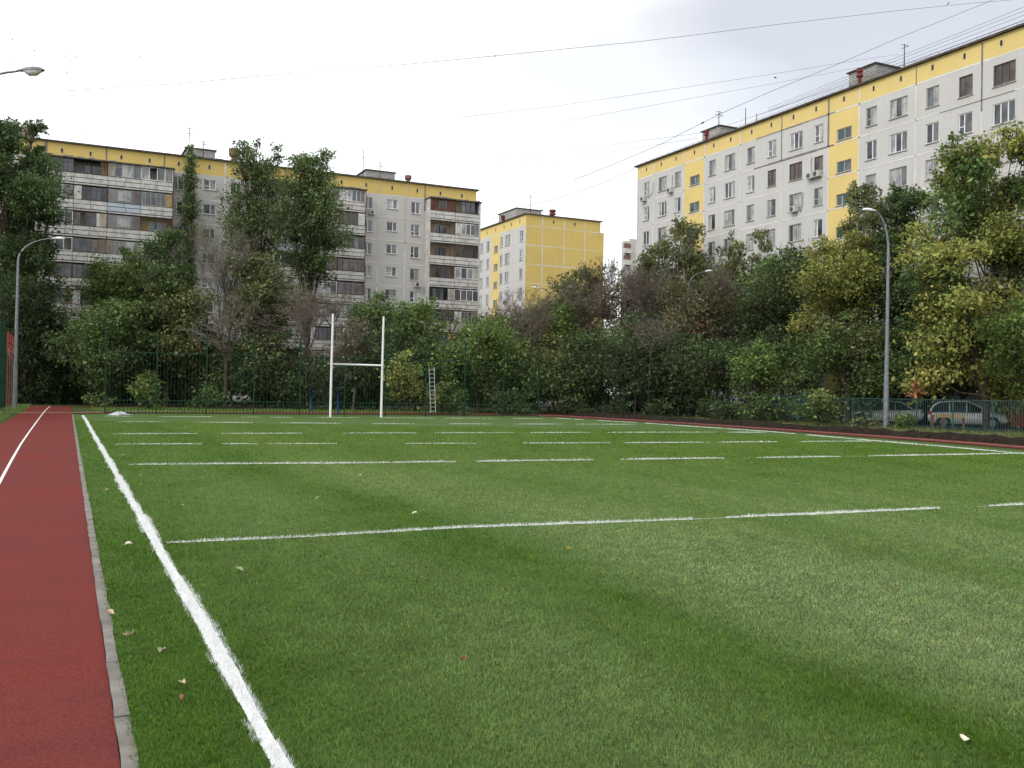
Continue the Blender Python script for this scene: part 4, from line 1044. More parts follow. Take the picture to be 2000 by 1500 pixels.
def tree(name, label, px, top, hw, d, bot, prof, pal, seed, group='trees around the pitch', lai=2.6, clump=0.40, nb=None, bark='bark', trunk_r=None, lean=0.0, droop=0.0, base_px=None, leaf=None, twig=0.35, cat='tree', pal2=None, spikes=0, zb=None):
    global N_LEAF
    r = np.random.default_rng(seed)
    base = stand(px if base_px is None else base_px, d); c0 = stand(px, d)
    ztop = hz(px, top, d); zbot = max(0.25, hz(px, bot, d)); R = hw/F*d*1.12; H = ztop-zbot
    pf = np.array(PROF[prof]); rad = lambda t: np.interp(t, pf[:, 0], pf[:, 1])*R
    leaf = leaf or max(.08, d*.0025)
    axis = lambda t: np.stack([base[0]+(c0[0]-base[0])*np.minimum(1, (zbot+H*t)/(ztop*.7)), base[1]+(c0[1]-base[1])*np.minimum(1, (zbot+H*t)/(ztop*.7)), zbot+H*t], -1)
    # big clumps
    nb = nb or int(np.clip(2.2*H*R/(clump*R*1.2)**2/4, 12, 54))
    tb = (np.arange(nb)+r.uniform(.15, .85, nb))/nb; tb = tb**0.92
    ab = np.arange(nb)*2.399+r.uniform(-.5, .5, nb)
    rb = rad(tb)*r.uniform(.35, .90, nb); B = axis(tb)+np.stack([np.cos(ab)*rb, np.sin(ab)*rb, r.normal(0, .10*R, nb)], 1)
    sz = (rad(tb)*.45+R*.22)*r.uniform(.65, 1.2, nb)*clump/.40
    sz = np.minimum(sz, np.maximum(.25, (ztop-B[:, 2])*1.1+.25))
    if spikes:
        tsx = r.uniform(.35, 1, spikes); asx = r.uniform(0, 2*PI, spikes)
        Bs = axis(.72+.26*tsx)+np.stack([np.cos(asx)*R*.55*tsx**0, np.sin(asx)*R*.55, np.zeros(spikes)], 1)
        B = np.concatenate([B, Bs]); sz = np.concatenate([sz, np.full(spikes, R*.22)]); tb = np.concatenate([tb, .72+.26*tsx]); nb += spikes
    # clusters on the clumps
    nc = np.maximum(7, (26*(sz/.9)**2).astype(int)); own = np.repeat(np.arange(nb), nc); n = len(own)
    dv = r.normal(0, 1, (n, 3)); dv /= np.linalg.norm(dv, axis=1, keepdims=True)
    K = B[own]+dv*(sz[own]*r.uniform(.35, 1.12, n))[:, None]*np.array([1, 1, .78])
    K[:, 2] = np.maximum(K[:, 2], .2)
    # leaves
    area = 2*R*H*.78; nl = int(lai*3.3*area/(leaf*leaf/1.5*.5)*.5)
    nl = min(nl, 75000); N_LEAF += nl
    wts = (sz[own]**2)*r.uniform(.3, 1.6, n)/nc[own]; wts /= wts.sum()
    oc = r.choice(n, nl, p=wts)
    cs = np.clip(sz[own][oc]*.20, .11, .32)
    sp = r.normal(0, 1, (nl, 3))*cs[:, None]*np.array([1, 1, .75])
    Lc = K[oc]+sp
    if droop: Lc[:, 2] -= np.abs(r.normal(0, droop, nl))*R*.5
    Lc[:, 2] = np.maximum(Lc[:, 2], .06)
    g1 = leaves_np(Lc, leaf, r, droop)
    P = np.array(PAL[pal]); P2 = np.array(PAL[pal2]) if pal2 else P
    pick = r.integers(0, len(P), n); br = r.uniform(.72, 1.25, nb)[own]*r.uniform(.62, 1.38, n)
    colr = P[pick]
    if pal2:
        sel = (r.random(nb)[own] < .35) | (r.random(n) < .15); colr = np.where(sel[:, None], P2[r.integers(0, len(P2), n)], colr)
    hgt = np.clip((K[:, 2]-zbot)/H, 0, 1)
    colr = np.minimum(colr*(br*(1.0+.38*hgt))[:, None], .5)  # leaf colour painted lighter towards the crown top, as skylight falls
    out = np.clip((np.abs(dv[oc]*1.0*sp).sum(1))/.4, 0, 1)
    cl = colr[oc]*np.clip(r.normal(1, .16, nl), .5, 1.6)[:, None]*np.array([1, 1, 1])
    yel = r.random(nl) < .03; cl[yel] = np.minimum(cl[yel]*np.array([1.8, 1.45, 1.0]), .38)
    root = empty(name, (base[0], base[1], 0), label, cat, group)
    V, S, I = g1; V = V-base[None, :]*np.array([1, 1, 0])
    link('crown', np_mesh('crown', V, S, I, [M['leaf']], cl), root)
    # wood
    tr = trunk_r or np.clip(H*.016+.05, .06, .3)
    zt = zbot+H*.86; ns = 7; tt = np.linspace(0, 1, ns)
    tp = np.stack([base[0]+(axis(.8)[0]-base[0])*tt, base[1]+(axis(.8)[1]-base[1])*tt, -.1+(zt+.1)*tt], 1)
    tp[1:-1, :2] += r.normal(0, .05*R, (ns-2, 2)); rr = tr*(1-.86*tt**1.1)
    parts = [tubes_np(tp[:-1], tp[1:], rr[:-1], rr[1:], 8)]
    f0 = np.clip((B[:, 2]/zt)*r.uniform(.45, .75, nb), .12, .93)
    sx = np.stack([np.interp(f0, tt, tp[:, i]) for i in range(3)], 1); sr = np.interp(f0, tt, rr)*.5+.01
    mid = sx*.5+B*.5+np.stack([r.normal(0, .05*R, nb), r.normal(0, .05*R, nb), -np.abs(r.normal(.12, .08, nb))*R], 1)
    parts.append(tubes_np(sx, mid, sr, sr*.62, 5)); parts.append(tubes_np(mid, B, sr*.62, sr*.28, 5))
    st = B[own]*.8+mid[own]*.2; keep = r.random(n) < .8
    parts.append(tubes_np(st[keep], K[keep], np.full(keep.sum(), .022), np.full(keep.sum(), .008), 3))
    if twig:
        m = int(n*twig*3); o2 = r.integers(0, n, m); dq = (K[o2]-B[own][o2]); e = K[o2]+dq*r.uniform(.15, .55, m)[:, None]+r.normal(0, .12*R, (m, 3))*.5
        if droop: e[:, 2] -= droop*R*.5
        parts.append(tubes_np(K[o2], e, np.full(m, .012), np.full(m, .004), 3))
    V, S, I = cat_geo(parts); V = V-base[None, :]*np.array([1, 1, 0])
    link('trunk', np_mesh('trunk', V, S, I, [M[bark]], None, True), root)
    return root

def bare_tree(name, label, px, top, hw, d, fork, seed, group='bare trees', depth=6, bark='bark_twig', leaves=0, pal='olive', stems=4, base_px=None, tr=.10, spread=.5, cat='tree', brk=None, twk=1.0):
    r = np.random.default_rng(seed); base = stand(base_px or px, d); c0 = stand(px, d); ztop = hz(px, top, d); zf = max(.3, hz(px, fork, d)); R = hw/F*d
    P0, P1, R0, R1 = [], [], [], []
    def seg(a, b, ra, rb): P0.append(a); P1.append(b); R0.append(ra); R1.append(rb)
    off = np.array([c0[0]-base[0], c0[1]-base[1]]); fk = np.array([base[0]+off[0]*.4, base[1]+off[1]*.4, zf]); m = (base+fk)/2+np.array([r.normal(0, .1), r.normal(0, .1), 0])
    seg(np.array([base[0], base[1], -.1]), m, tr*1.2, tr); seg(m, fk, tr, tr*.9)
    tips = []
    def grow(p, dr, L, rad, lev):
        if lev == 0 or L < .12: tips.append(p); return
        q = p; nseg = 3
        for i in range(nseg):
            dr = dr+r.normal(0, .10, 3)+np.array([0, 0, .03]); dr /= np.linalg.norm(dr); e = q+dr*L/nseg
            seg(q, e, rad*(1-.25*i/nseg), rad*(1-.25*(i+1)/nseg)); 
            if i < nseg-1 and lev > 1 and r.random() < .75:
                s = dr+r.normal(0, spread, 3)*.9; s /= np.linalg.norm(s); grow(e, s, L*r.uniform(.45, .7), rad*.5, lev-2 if lev > 2 else lev-1)
            q = e
        for j in range(2 if r.random() < .8 else 3):
            s = dr+r.normal(0, spread*.62, 3); s /= np.linalg.norm(s); grow(q, s, L*r.uniform(.62, .82), rad*.62, lev-1)
    Hc = ztop-zf; tot = sum(.74**i for i in range(depth))
    for i in range(stems):
        an = 2*PI*i/stems+r.uniform(-.5, .5); tilt = r.uniform(.15, 1.0)*R/Hc*1.1
        dr = np.array([math.cos(an)*tilt, math.sin(an)*tilt, 1.0]); dr /= np.linalg.norm(dr); grow(fk, dr, Hc/tot*r.uniform(.85, 1.05), tr*.62, depth)
    P0, P1, R0, R1 = map(np.array, (P0, P1, R0, R1)); R0 = np.maximum(R0, .008*twk); R1 = np.maximum(R1, .006*twk)
    root = empty(name, (base[0], base[1], 0), label, cat, group)
    big = R0 > .035; parts = []
    if big.any(): parts.append(tubes_np(P0[big], P1[big], R0[big], R1[big], 7))
    V, S, I = cat_geo(parts); V = V-base*np.array([1, 1, 0]); link('trunk', np_mesh('trunk', V, S, I, [M['bark']], None, True), root)
    V, S, I = tubes_np(P0[~big], P1[~big], R0[~big], R1[~big], 3); V = V-base*np.array([1, 1, 0]); link('branches', np_mesh('branches', V, S, I, [M[bark]]), root)
    if leaves:
        T = np.array(tips); o = r.integers(0, len(T), leaves); C = T[o]+r.normal(0, .16, (leaves, 3)); V, S, I = leaves_np(C, max(.06, d*.0014), r)
        P = np.array(PAL[pal]); cl = P[r.integers(0, len(P), leaves)]*np.clip(r.normal(1.1, .2, leaves), .5, 1.8)[:, None]
        link('crown', np_mesh('crown', V-base*np.array([1, 1, 0]), S, I, [M['leaf']], cl), root)
    return root
T = tree
GE = 'trees behind the end fence'; GR = 'trees along the right side'; GS = 'shrubs at the foot of the trees'
# far left
T('ash_tree', 'tall dark green tree cut off by the left edge of the photo', 8, 222, 80, 80, 600, 'poplar', 'dark', 101, GE, 3.2, .36, spikes=6)
T('ash_tree', 'dark tree with a rounded top right beside the leftmost tree', 50, 262, 42, 82, 560, 'poplar', 'dark', 102, GE, 3.2, .42, spikes=4)
T('lilac_bush', 'dark leafy tree behind the left street lamp', 60, 500, 75, 79, 745, 'dome', 'deep', 103, GE, 3.0)
T('young_tree', 'slim green tree rising left of the bright green crown', 133, 492, 34, 92, 720, 'column', 'mid', 104, GE, 2.6)
T('maple_tree', 'bright yellowish green round crown left of the dark olive tree', 232, 484, 72, 88, 640, 'dome', 'fresh', 105, GE, 3.0)
T('maple_tree', 'mid green tree low in front of the bright green crown', 205, 585, 75, 76, 740, 'dome', 'mid', 106, GE, 2.8)
T('linden_tree', 'dark olive tree with pale tipped leaves left of the bare vase shaped tree', 322, 446, 62, 79, 735, 'birch', 'dark', 107, GE, 3.2, .42, pal2='olive')
T('columnar_poplar', 'narrow columnar poplar against the grey front of the left block', 363, 280, 10.5, 94, 540, 'column', 'poplar', 108, GE, 3.6, .8, nb=70, twig=.1, leaf=.15)
bare_tree('bare_tree', 'vase shaped nearly leafless tree with fine upright twigs before the left block', 432, 415, 80, 80, 640, 109, 'bare trees behind the end fence', 7, 'bark_pale', 1500, 'olive', 6, tr=.10, spread=.42, twk=.55)
bare_tree('bare_tree', 'grey bare trunk with arching twigs low behind the left part of the end fence', 440, 560, 85, 72, 700, 110, 'bare trees behind the end fence', 6, 'bark_pale', 0, 'olive', 5, tr=.12, spread=.6)
T('poplar_tree', 'loose tall poplar with several spiky tops left of the dense poplar', 498, 276, 60, 91, 530, 'poplar', 'poplar', 111, GE, 1.7, .30, nb=24, spikes=9, leaf=.19)
T('poplar_tree', 'dense tall poplar standing right of the loose poplar', 602, 294, 62, 88, 530, 'poplar', 'poplar', 112, GE, 3.2, .40, nb=26, spikes=8, leaf=.19)
T('goat_willow', 'dull olive tree with brown twigs beneath the two tall poplars', 500, 492, 70, 80, 705, 'dome', 'olive', 113, GE, 2.0, .4, twig=1.2, pal2='mid')
bare_tree('bare_tree', 'reddish brown dead tree just left of the goal', 600, 540, 75, 77, 690, 114, 'bare trees behind the end fence', 7, 'bark_twig', 600, 'brown', 6, tr=.10, spread=.6)
bare_tree('bare_tree', 'thin crooked bare tree seen behind the left goal post', 645, 552, 55, 84, 640, 115, 'bare trees behind the end fence', 6, 'bark_twig', 0, 'brown', 4, tr=.10, spread=.7)
T('dry_shrub', 'brownish twiggy tree seen between the goal uprights', 690, 625, 50, 76, 740, 'dome', 'brown', 116, GE, 1.2, .4, twig=2.0, bark='bark_twig')
T('willow_tree', 'grey green willow with a rounded top right of the goal', 735, 570, 60, 82, 700, 'dome', 'mid', 117, GE, 2.8)
T('willow_tree', 'fresh green willow crown next to the grey green willow', 812, 583, 50, 80, 700, 'dome', 'fresh', 118, GE, 2.8, pal2='mid')
bare_tree('bare_tree', 'small bare tree in front of the last balconies of the left block', 880, 590, 60, 86, 660, 119, 'bare trees behind the end fence', 6, 'bark_twig', 120, 'olive', 4, tr=.08, spread=.65)
T('maple_tree', 'bright green dense tree behind the right part of the end fence', 935, 622, 72, 76, 755, 'dome', 'fresh', 120, GE, 3.2, pal2='mid')
T('dry_shrub', 'brownish purple twiggy tree in front of the grey flank of the middle block', 985, 600, 60, 88, 720, 'dome', 'brown', 121, GE, 1.3, .4, twig=2.4, bark='bark_twig')
bare_tree('bare_tree', 'bare tree rising in front of the yellow gable near its left corner', 1000, 545, 70, 92, 680, 122, 'bare trees behind the end fence', 6, 'bark_twig', 260, 'olive', 5, tr=.08, spread=.55)
T('maple_tree', 'light olive green tree below the yellow gable', 1085, 582, 62, 84, 740, 'dome', 'olive', 123, GE, 2.6, pal2='fresh', twig=.9)
T('acacia_tree', 'greyish green tree covering the right half of the yellow gable', 1130, 520, 55, 92, 700, 'round', 'olive', 124, GE, 1.9, .4, twig=1.8, pal2='birch')
bare_tree('bare_tree', 'bare upright twigs against the sky right of the yellow gable', 1175, 492, 60, 90, 620, 125, 'bare trees behind the end fence', 7, 'bark_twig', 350, 'brown', 6, tr=.09, spread=.4)
T('dry_tree', 'brown grey twiggy tree left of the birches', 1215, 532, 60, 84, 720, 'dome', 'brown', 126, GR, 1.4, .4, twig=2.4, bark='bark_twig', pal2='rusty')
# right side, far to near
T('birch_tree', 'drooping birch with a white trunk in front of the left end of the right block', 1325, 432, 62, 86, 640, 'birch', 'birch', 127, GR, 2.6, .36, bark='bark_birch', droop=.35, spikes=4)
T('birch_tree', 'broad birch crown beside the distant tower', 1275, 462, 40, 88, 640, 'birch', 'birch', 128, GR, 2.8, .4, bark='bark_birch', droop=.3)
T('birch_tree', 'slender birch between two drooping birches before the right block', 1425, 448, 40, 80, 640, 'birch', 'birch', 129, GR, 2.2, .36, bark='bark_birch', droop=.45)
T('birch_tree', 'narrow weeping birch just left of the dark green maple', 1484, 440, 26, 76, 620, 'column', 'birch', 130, GR, 2.4, .4, bark='bark_birch', droop=.5)
T('rowan_tree', 'tree with rusty brown leaves below the birches', 1375, 545, 92, 74, 735, 'dome', 'rusty', 131, GR, 2.4, .38, twig=1.2, pal2='olive')
T('elder_tree', 'dull green tree with dead twigs left of the rusty tree', 1265, 610, 72, 78, 760, 'dome', 'olive', 132, GR, 2.4, pal2='dark', twig=.9)
bare_tree('fallen_branches', 'pale dead branches hanging over the dull green tree', 1270, 600, 70, 68.4, 690, 133, 'bare trees behind the end fence', 5, 'bark_pale', 0, 'olive', 5, tr=.035, spread=.8, twk=1.9)
T('maple_tree', 'dark green maple below the stairwell strip of the right block', 1535, 478, 85, 70, 700, 'dome', 'mid', 134, GR, 3.2, .40, pal2='dark')
T('birch_tree', 'birch with drooping twigs covering the lower end of the yellow strip', 1685, 352, 50, 65.5, 560, 'birch', 'birch', 135, GR, 3.0, .36, bark='bark_birch', droop=.4, spikes=3)
T('linden_tree', 'dark green tree with two pointed tops behind the right street lamp', 1765, 366, 52, 62.5, 620, 'round', 'dark', 136, GR, 3.6, .4, spikes=5)
T('ash_maple', 'golden yellow green tree left of the right street lamp', 1645, 450, 88, 64, 650, 'dome', 'yellow', 137, GR, 3.0, .36, pal2='gold')
T('linden_tree', 'green tree whose crown hangs low left of the right street lamp', 1655, 610, 95, 60, 775, 'dome', 'mid', 138, GR, 3.2, .36, trunk_r=.26, pal2='olive')
T('linden_tree', 'shaded green tree behind the right street lamp', 1775, 560, 80, 62, 765, 'dome', 'dark', 139, GR, 3.2, .40, pal2='mid')
T('ash_maple', 'big yellow green tree at the right edge with drooping leaf bunches', 1915, 258, 120, 55, 720, 'dome', 'yellow', 140, GR, 2.5, .30, trunk_r=.17, base_px=1945, pal2='mid', droop=.12, spikes=8, leaf=.19)
T('ash_maple', 'loose yellowish lower crown reaching left below the big right hand tree', 1862, 460, 98, 53, 778, 'dome', 'yellow', 141, GR, 2.2, .32, base_px=1925, pal2='gold', droop=.12, leaf=.19)
T('ash_maple', 'tree with yellow green top leaving the photo at the right edge', 2015, 240, 85, 54, 620, 'round', 'yellow', 142, GR, 3.0, .34, pal2='mid')
T('linden_tree', 'fresh green lower crown at the right edge of the photo', 1985, 585, 66, 50, 745, 'dome', 'fresh', 143, GR, 3.0, .4, base_px=2030, pal2='mid')
T('hazel_tree', 'small light green tree with a leaning trunk in front of the teal fence', 1470, 668, 42, 62, 770, 'round', 'mid', 144, GR, 3.0, .45, base_px=1484, trunk_r=.12, pal2='fresh')
bare_tree('bare_tree', 'brown twiggy tree top just right of the yellow gable against the birches', 1255, 515, 62, 80, 640, 151, 'bare trees along the right side', 7, 'bark_twig', 500, 'rusty', 6, tr=.08, spread=.5, twk=1.5)
bare_tree('bare_tree', 'brown twigs in front of the greyish green tree at the gable', 1120, 545, 66, 84, 660, 152, 'bare trees along the right side', 7, 'bark_twig', 500, 'brown', 6, tr=.08, spread=.5, twk=1.4)
bare_tree('bare_tree', 'brown twiggy branches above the rusty leaved tree', 1400, 520, 70, 73, 650, 153, 'bare trees along the right side', 7, 'bark_twig', 900, 'rusty', 6, tr=.08, spread=.5, twk=1.4)
bare_tree('bare_tree', 'brown twigs between goal and the bright green dense tree', 1035, 570, 55, 80, 690, 154, 'bare trees along the right side', 7, 'bark_twig', 300, 'brown', 5, tr=.08, spread=.6, twk=1.3)
# dark understorey
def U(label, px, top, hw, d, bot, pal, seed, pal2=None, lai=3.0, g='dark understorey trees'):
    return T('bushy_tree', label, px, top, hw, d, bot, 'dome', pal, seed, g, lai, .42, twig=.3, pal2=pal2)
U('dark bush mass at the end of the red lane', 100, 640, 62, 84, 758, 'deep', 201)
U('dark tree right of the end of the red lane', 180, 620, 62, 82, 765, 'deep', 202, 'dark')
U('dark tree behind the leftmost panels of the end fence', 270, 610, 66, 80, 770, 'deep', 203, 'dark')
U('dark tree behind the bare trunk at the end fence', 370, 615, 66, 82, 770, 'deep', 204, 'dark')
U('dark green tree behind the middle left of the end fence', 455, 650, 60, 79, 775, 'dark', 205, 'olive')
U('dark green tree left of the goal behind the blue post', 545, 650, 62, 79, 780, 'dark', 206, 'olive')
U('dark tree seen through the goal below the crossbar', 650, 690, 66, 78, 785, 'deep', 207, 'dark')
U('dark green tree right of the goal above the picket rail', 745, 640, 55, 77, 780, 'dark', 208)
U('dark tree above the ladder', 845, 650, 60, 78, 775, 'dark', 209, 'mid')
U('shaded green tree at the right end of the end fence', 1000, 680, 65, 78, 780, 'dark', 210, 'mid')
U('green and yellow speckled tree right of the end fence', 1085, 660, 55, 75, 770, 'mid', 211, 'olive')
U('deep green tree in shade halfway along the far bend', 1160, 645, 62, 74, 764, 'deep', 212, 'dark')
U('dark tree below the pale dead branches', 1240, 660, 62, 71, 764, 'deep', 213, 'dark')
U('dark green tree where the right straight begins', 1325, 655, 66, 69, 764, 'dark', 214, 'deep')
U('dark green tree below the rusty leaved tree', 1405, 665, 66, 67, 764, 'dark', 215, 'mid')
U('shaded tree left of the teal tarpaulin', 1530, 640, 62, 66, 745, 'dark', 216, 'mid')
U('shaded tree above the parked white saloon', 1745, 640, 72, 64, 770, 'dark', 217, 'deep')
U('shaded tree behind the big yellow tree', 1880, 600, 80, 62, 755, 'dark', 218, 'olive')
# shrubs: the plants low at the fences
def Sh(label, px, top, hw, d, pal, seed, pal2=None, bot=None, lai=2.6):
    return T('shrub', label, px, top, hw, d, bot or (hor(px)+F*1.5/d), 'shrub', pal, seed, GS, lai, .5, nb=9, twig=.4, cat='shrub', pal2=pal2, trunk_r=.03)
Sh('yellowish shrub with a reddish tip behind the left fence panels', 288, 722, 26, 68, 'olive', 301, 'fresh')
Sh('low green shrub at the foot of the dark trees beside the lane', 182, 772, 22, 72, 'mid', 302)
Sh('yellow green bush behind the fence between goal and ladder', 790, 690, 34, 66, 'yellow', 303, 'fresh', 775)
Sh('leafy bush right of the ladder at the fence foot', 880, 745, 30, 68, 'mid', 304, 'olive')
Sh('small bush behind the fence left of the blue post', 410, 755, 26, 72, 'mid', 305)
Sh('bush at the bottom of the right end of the end fence', 1000, 760, 30, 70, 'dark', 306)
Sh('shrub in front of the dark trees on the far bend', 1120, 775, 24, 72, 'deep', 307, 'dark')
Sh('low shrub under the dark trees left of the pale trunk', 1205, 782, 22, 69, 'deep', 308)
Sh('low shrub on the bank below the dead branches', 1290, 784, 24, 66, 'dark', 309, 'deep')
Sh('leafy shrub beside the leaning pale trunk', 1385, 780, 26, 64, 'dark', 310)
Sh('broad green shrub at the foot of the light green tree', 1500, 775, 40, 58, 'dark', 311, 'mid')
Sh('shrub with a few orange leaves left of the thick dark trunk', 1600, 765, 34, 54, 'mid', 312, 'yellow')
Sh('small green shrub at the foot of the right lamp', 1765, 812, 22, 50, 'fresh', 313, 'mid')
Sh('low bank weeds left of the right lamp', 1690, 822, 30, 50, 'fresh', 314, 'olive')
Sh('scrubby bush under the shaded trees on the bank', 1440, 785, 34, 60, 'deep', 315, 'dark')
T('dry_branch', 'cluster of dry orange leaves hanging above the teal fence', 1790, 748, 9, 52, 778, 'shrub', 'dry', 316, None, 3.0, .5, nb=5, twig=.2, cat='branch', trunk_r=.02)
# ground cover
def undergrowth(runs, seed):
    r = np.random.default_rng(seed); Cs = []
    for (x0, y0, x1, y1, dp, h) in runs:
        L = math.hypot(x1-x0, y1-y0); m = int(L*h*420); t_ = r.random(m); hh = h*(1+.35*np.sin(t_*L*.9)+.2*np.sin(t_*L*2.3+1))
        Cs.append(np.stack([x0+(x1-x0)*t_+r.normal(0, dp, m), y0+(y1-y0)*t_+r.normal(0, dp, m), hh*r.random(m)**.9+.02], 1))
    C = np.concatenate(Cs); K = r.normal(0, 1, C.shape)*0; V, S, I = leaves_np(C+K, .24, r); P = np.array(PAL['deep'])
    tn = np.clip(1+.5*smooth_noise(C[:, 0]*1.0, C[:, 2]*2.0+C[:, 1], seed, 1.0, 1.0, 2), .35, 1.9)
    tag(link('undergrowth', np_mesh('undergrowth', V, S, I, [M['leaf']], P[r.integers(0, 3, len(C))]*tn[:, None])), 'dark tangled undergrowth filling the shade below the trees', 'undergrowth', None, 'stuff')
undergrowth([(-9, 96.3, 44, 97.2, .5, 3.6), (-6, 88, 3, 89, .5, 2.2), (49.5, 86, 52, 66, .5, 1.6), (51.5, 62, 52.5, 44, .5, 1.2), (40, 90, 54, 94, .6, 2.4)], 601)
def ground_cover(name, label, polys, n, h, pal, seed, cat='grass', size=.05):
    r = np.random.default_rng(seed); Vs, Ss, Is, Cs = [], [], [], []; off = 0
    for (x0, x1, y0, y1, sl) in polys:
        m = int(n*(x1-x0)*(y1-y0)); y = r.uniform(y0, y1, m); x = r.uniform(x0, x1, m)+sl*(y-y0)
        P = np.stack([x, y, np.full(m, -.03)], 1); tu = smooth_noise(x, y, seed, 1.2, 1.2, 3)
        V, S, I = blades(P, h*np.clip(r.normal(1, .35, m)+.5*tu, .2, 2.4), size*r.uniform(.6, 1.5, m), r.uniform(.1, 1.1, m), r.uniform(0, 2*PI, m), r.uniform(0, 2*PI, m), False)
        p = np.array(PAL[pal]); Cs.append(p[r.integers(0, len(p), m)]*np.clip(1.25+.35*tu, .4, 2)[:, None]); Vs.append(V); Ss.append(S); Is.append(I+off); off += len(V)
    tag(link(name, np_mesh(name, np.concatenate(Vs), np.concatenate(Ss), np.concatenate(Is), [M['leaf']], np.concatenate(Cs))), label, cat, None, 'stuff')
ground_cover('rough_grass', 'rough green grass and weeds on the bank along the right fence', [(36.0, 44.0, 44, 66, -.0), (35.6, 42.6, 24, 44, .06)], 60, .16, 'olive', 401)
ground_cover('verge_grass', 'short grass left of the red lane and behind the end fence', [(-2.6, -1.75, 20, 60, .008), (-2.2, -1.0, 60, 88, .012), (3.2, 30, 67.5, 76, 0), (2.3, 12, 64, 66.5, .2)], 55, .10, 'fresh', 402)
# fallen leaves
ML = [mottled('dry_leaf_tan', (.40,.27,.16), (.60,.46,.32), 40, .7), mottled('dry_leaf_pale', (.62,.55,.42), (.75,.70,.56), 40, .7), mottled('dry_leaf_yellow', (.55,.45,.06), (.65,.55,.12), 40, .7), mottled('dry_leaf_brown', (.16,.09,.05), (.28,.16,.09), 40, .7)]
fl = [(251,1062,1,.055,'pale curled leaf left of the touchline level with the nearest cross line'),(315,1270,1,.055,'pale pointed leaf between kerb and touchline in the foreground'),(468,1111,1,.052,'pale curled leaf right of the touchline below the nearest cross line'),
 (395,933,0,.05,'tan leaf right of the touchline beyond the nearest cross line'),(276,929,0,.045,'tan leaf just right of the far touchline'),(208,957,0,.04,'small tan leaf near the kerb left of the touchline'),(215,1196,0,.045,'tan leaf at the kerb edge'),
 (247,1240,0,.04,'orange tan leaf left of the pale pointed leaf'),(259,1236,1,.035,'thin pale leaf standing next to an orange tan leaf'),(358,1334,0,.035,'small tan leaf just left of the thick white line'),(358,1362,3,.04,'flat brown leaf just left of the thick white line'),
 (810,1002,1,.055,'pale leaf just above the nearest cross line'),(620,972,1,.05,'pale flat leaf in the middle of the turf left of centre'),(703,928,1,.045,'whitish leaf close below the second cross line'),(945,987,0,.045,'tan leaf above the nearest cross line right of centre'),
 (1880,1443,1,.055,'tan and white leaf at the bottom right of the turf'),(905,1287,3,.035,'tiny brown leaf in the middle foreground'),(357,987,0,.035,'small reddish leaf left of centre beyond the nearest cross line'),(1113,1071,2,.045,'yellow leaf just below the nearest cross line'),
 (712,916,2,.035,'yellowish leaf just under the second cross line'),(887,914,3,.05,'grey leaf below the second cross line'),(240,889,1,.05,'pale leaf beside the far touchline')]
rl = random.Random(77)
for i, (px, py, m, s, lab) in enumerate(fl):
    p = G(px, py, .03); mb = MB(); s *= .82; k = 1.25
    pts = []
    for (a, b) in ((-1, 0), (-.45, .42), (.1, .5), (.6, .3), (1.05, 0), (.6, -.34), (.05, -.5), (-.5, -.38)):
        pts.append((a*s*k*.7, b*s*k*.85, .022*abs(b)*1.6+.010*a*rl.uniform(-1, 1)))
    mb.V = [(0, 0, -.004)]+pts; mb.F = [(0, j+1, (j+1) % 8+1) for j in range(8)]; mb.M = [0]*8
    mb.V += [(pts[4][0], 0, pts[4][2]), (pts[4][0]+s*.5, .004, .012), (pts[4][0]+s*.5, -.004, .012)]; n_ = len(mb.V); mb.F.append((n_-3, n_-2, n_-1)); mb.M.append(0)
    o = link('fallen_leaf', mesh_from('fallen_leaf', mb.V, mb.F, [ML[m]], mb.M)); o.location = tuple(p); o.rotation_euler = (rl.uniform(-.5, .5), rl.uniform(-.5, .5), rl.uniform(0, 6.28))
    tag(o, lab, 'leaf', 'fallen leaves on the turf')

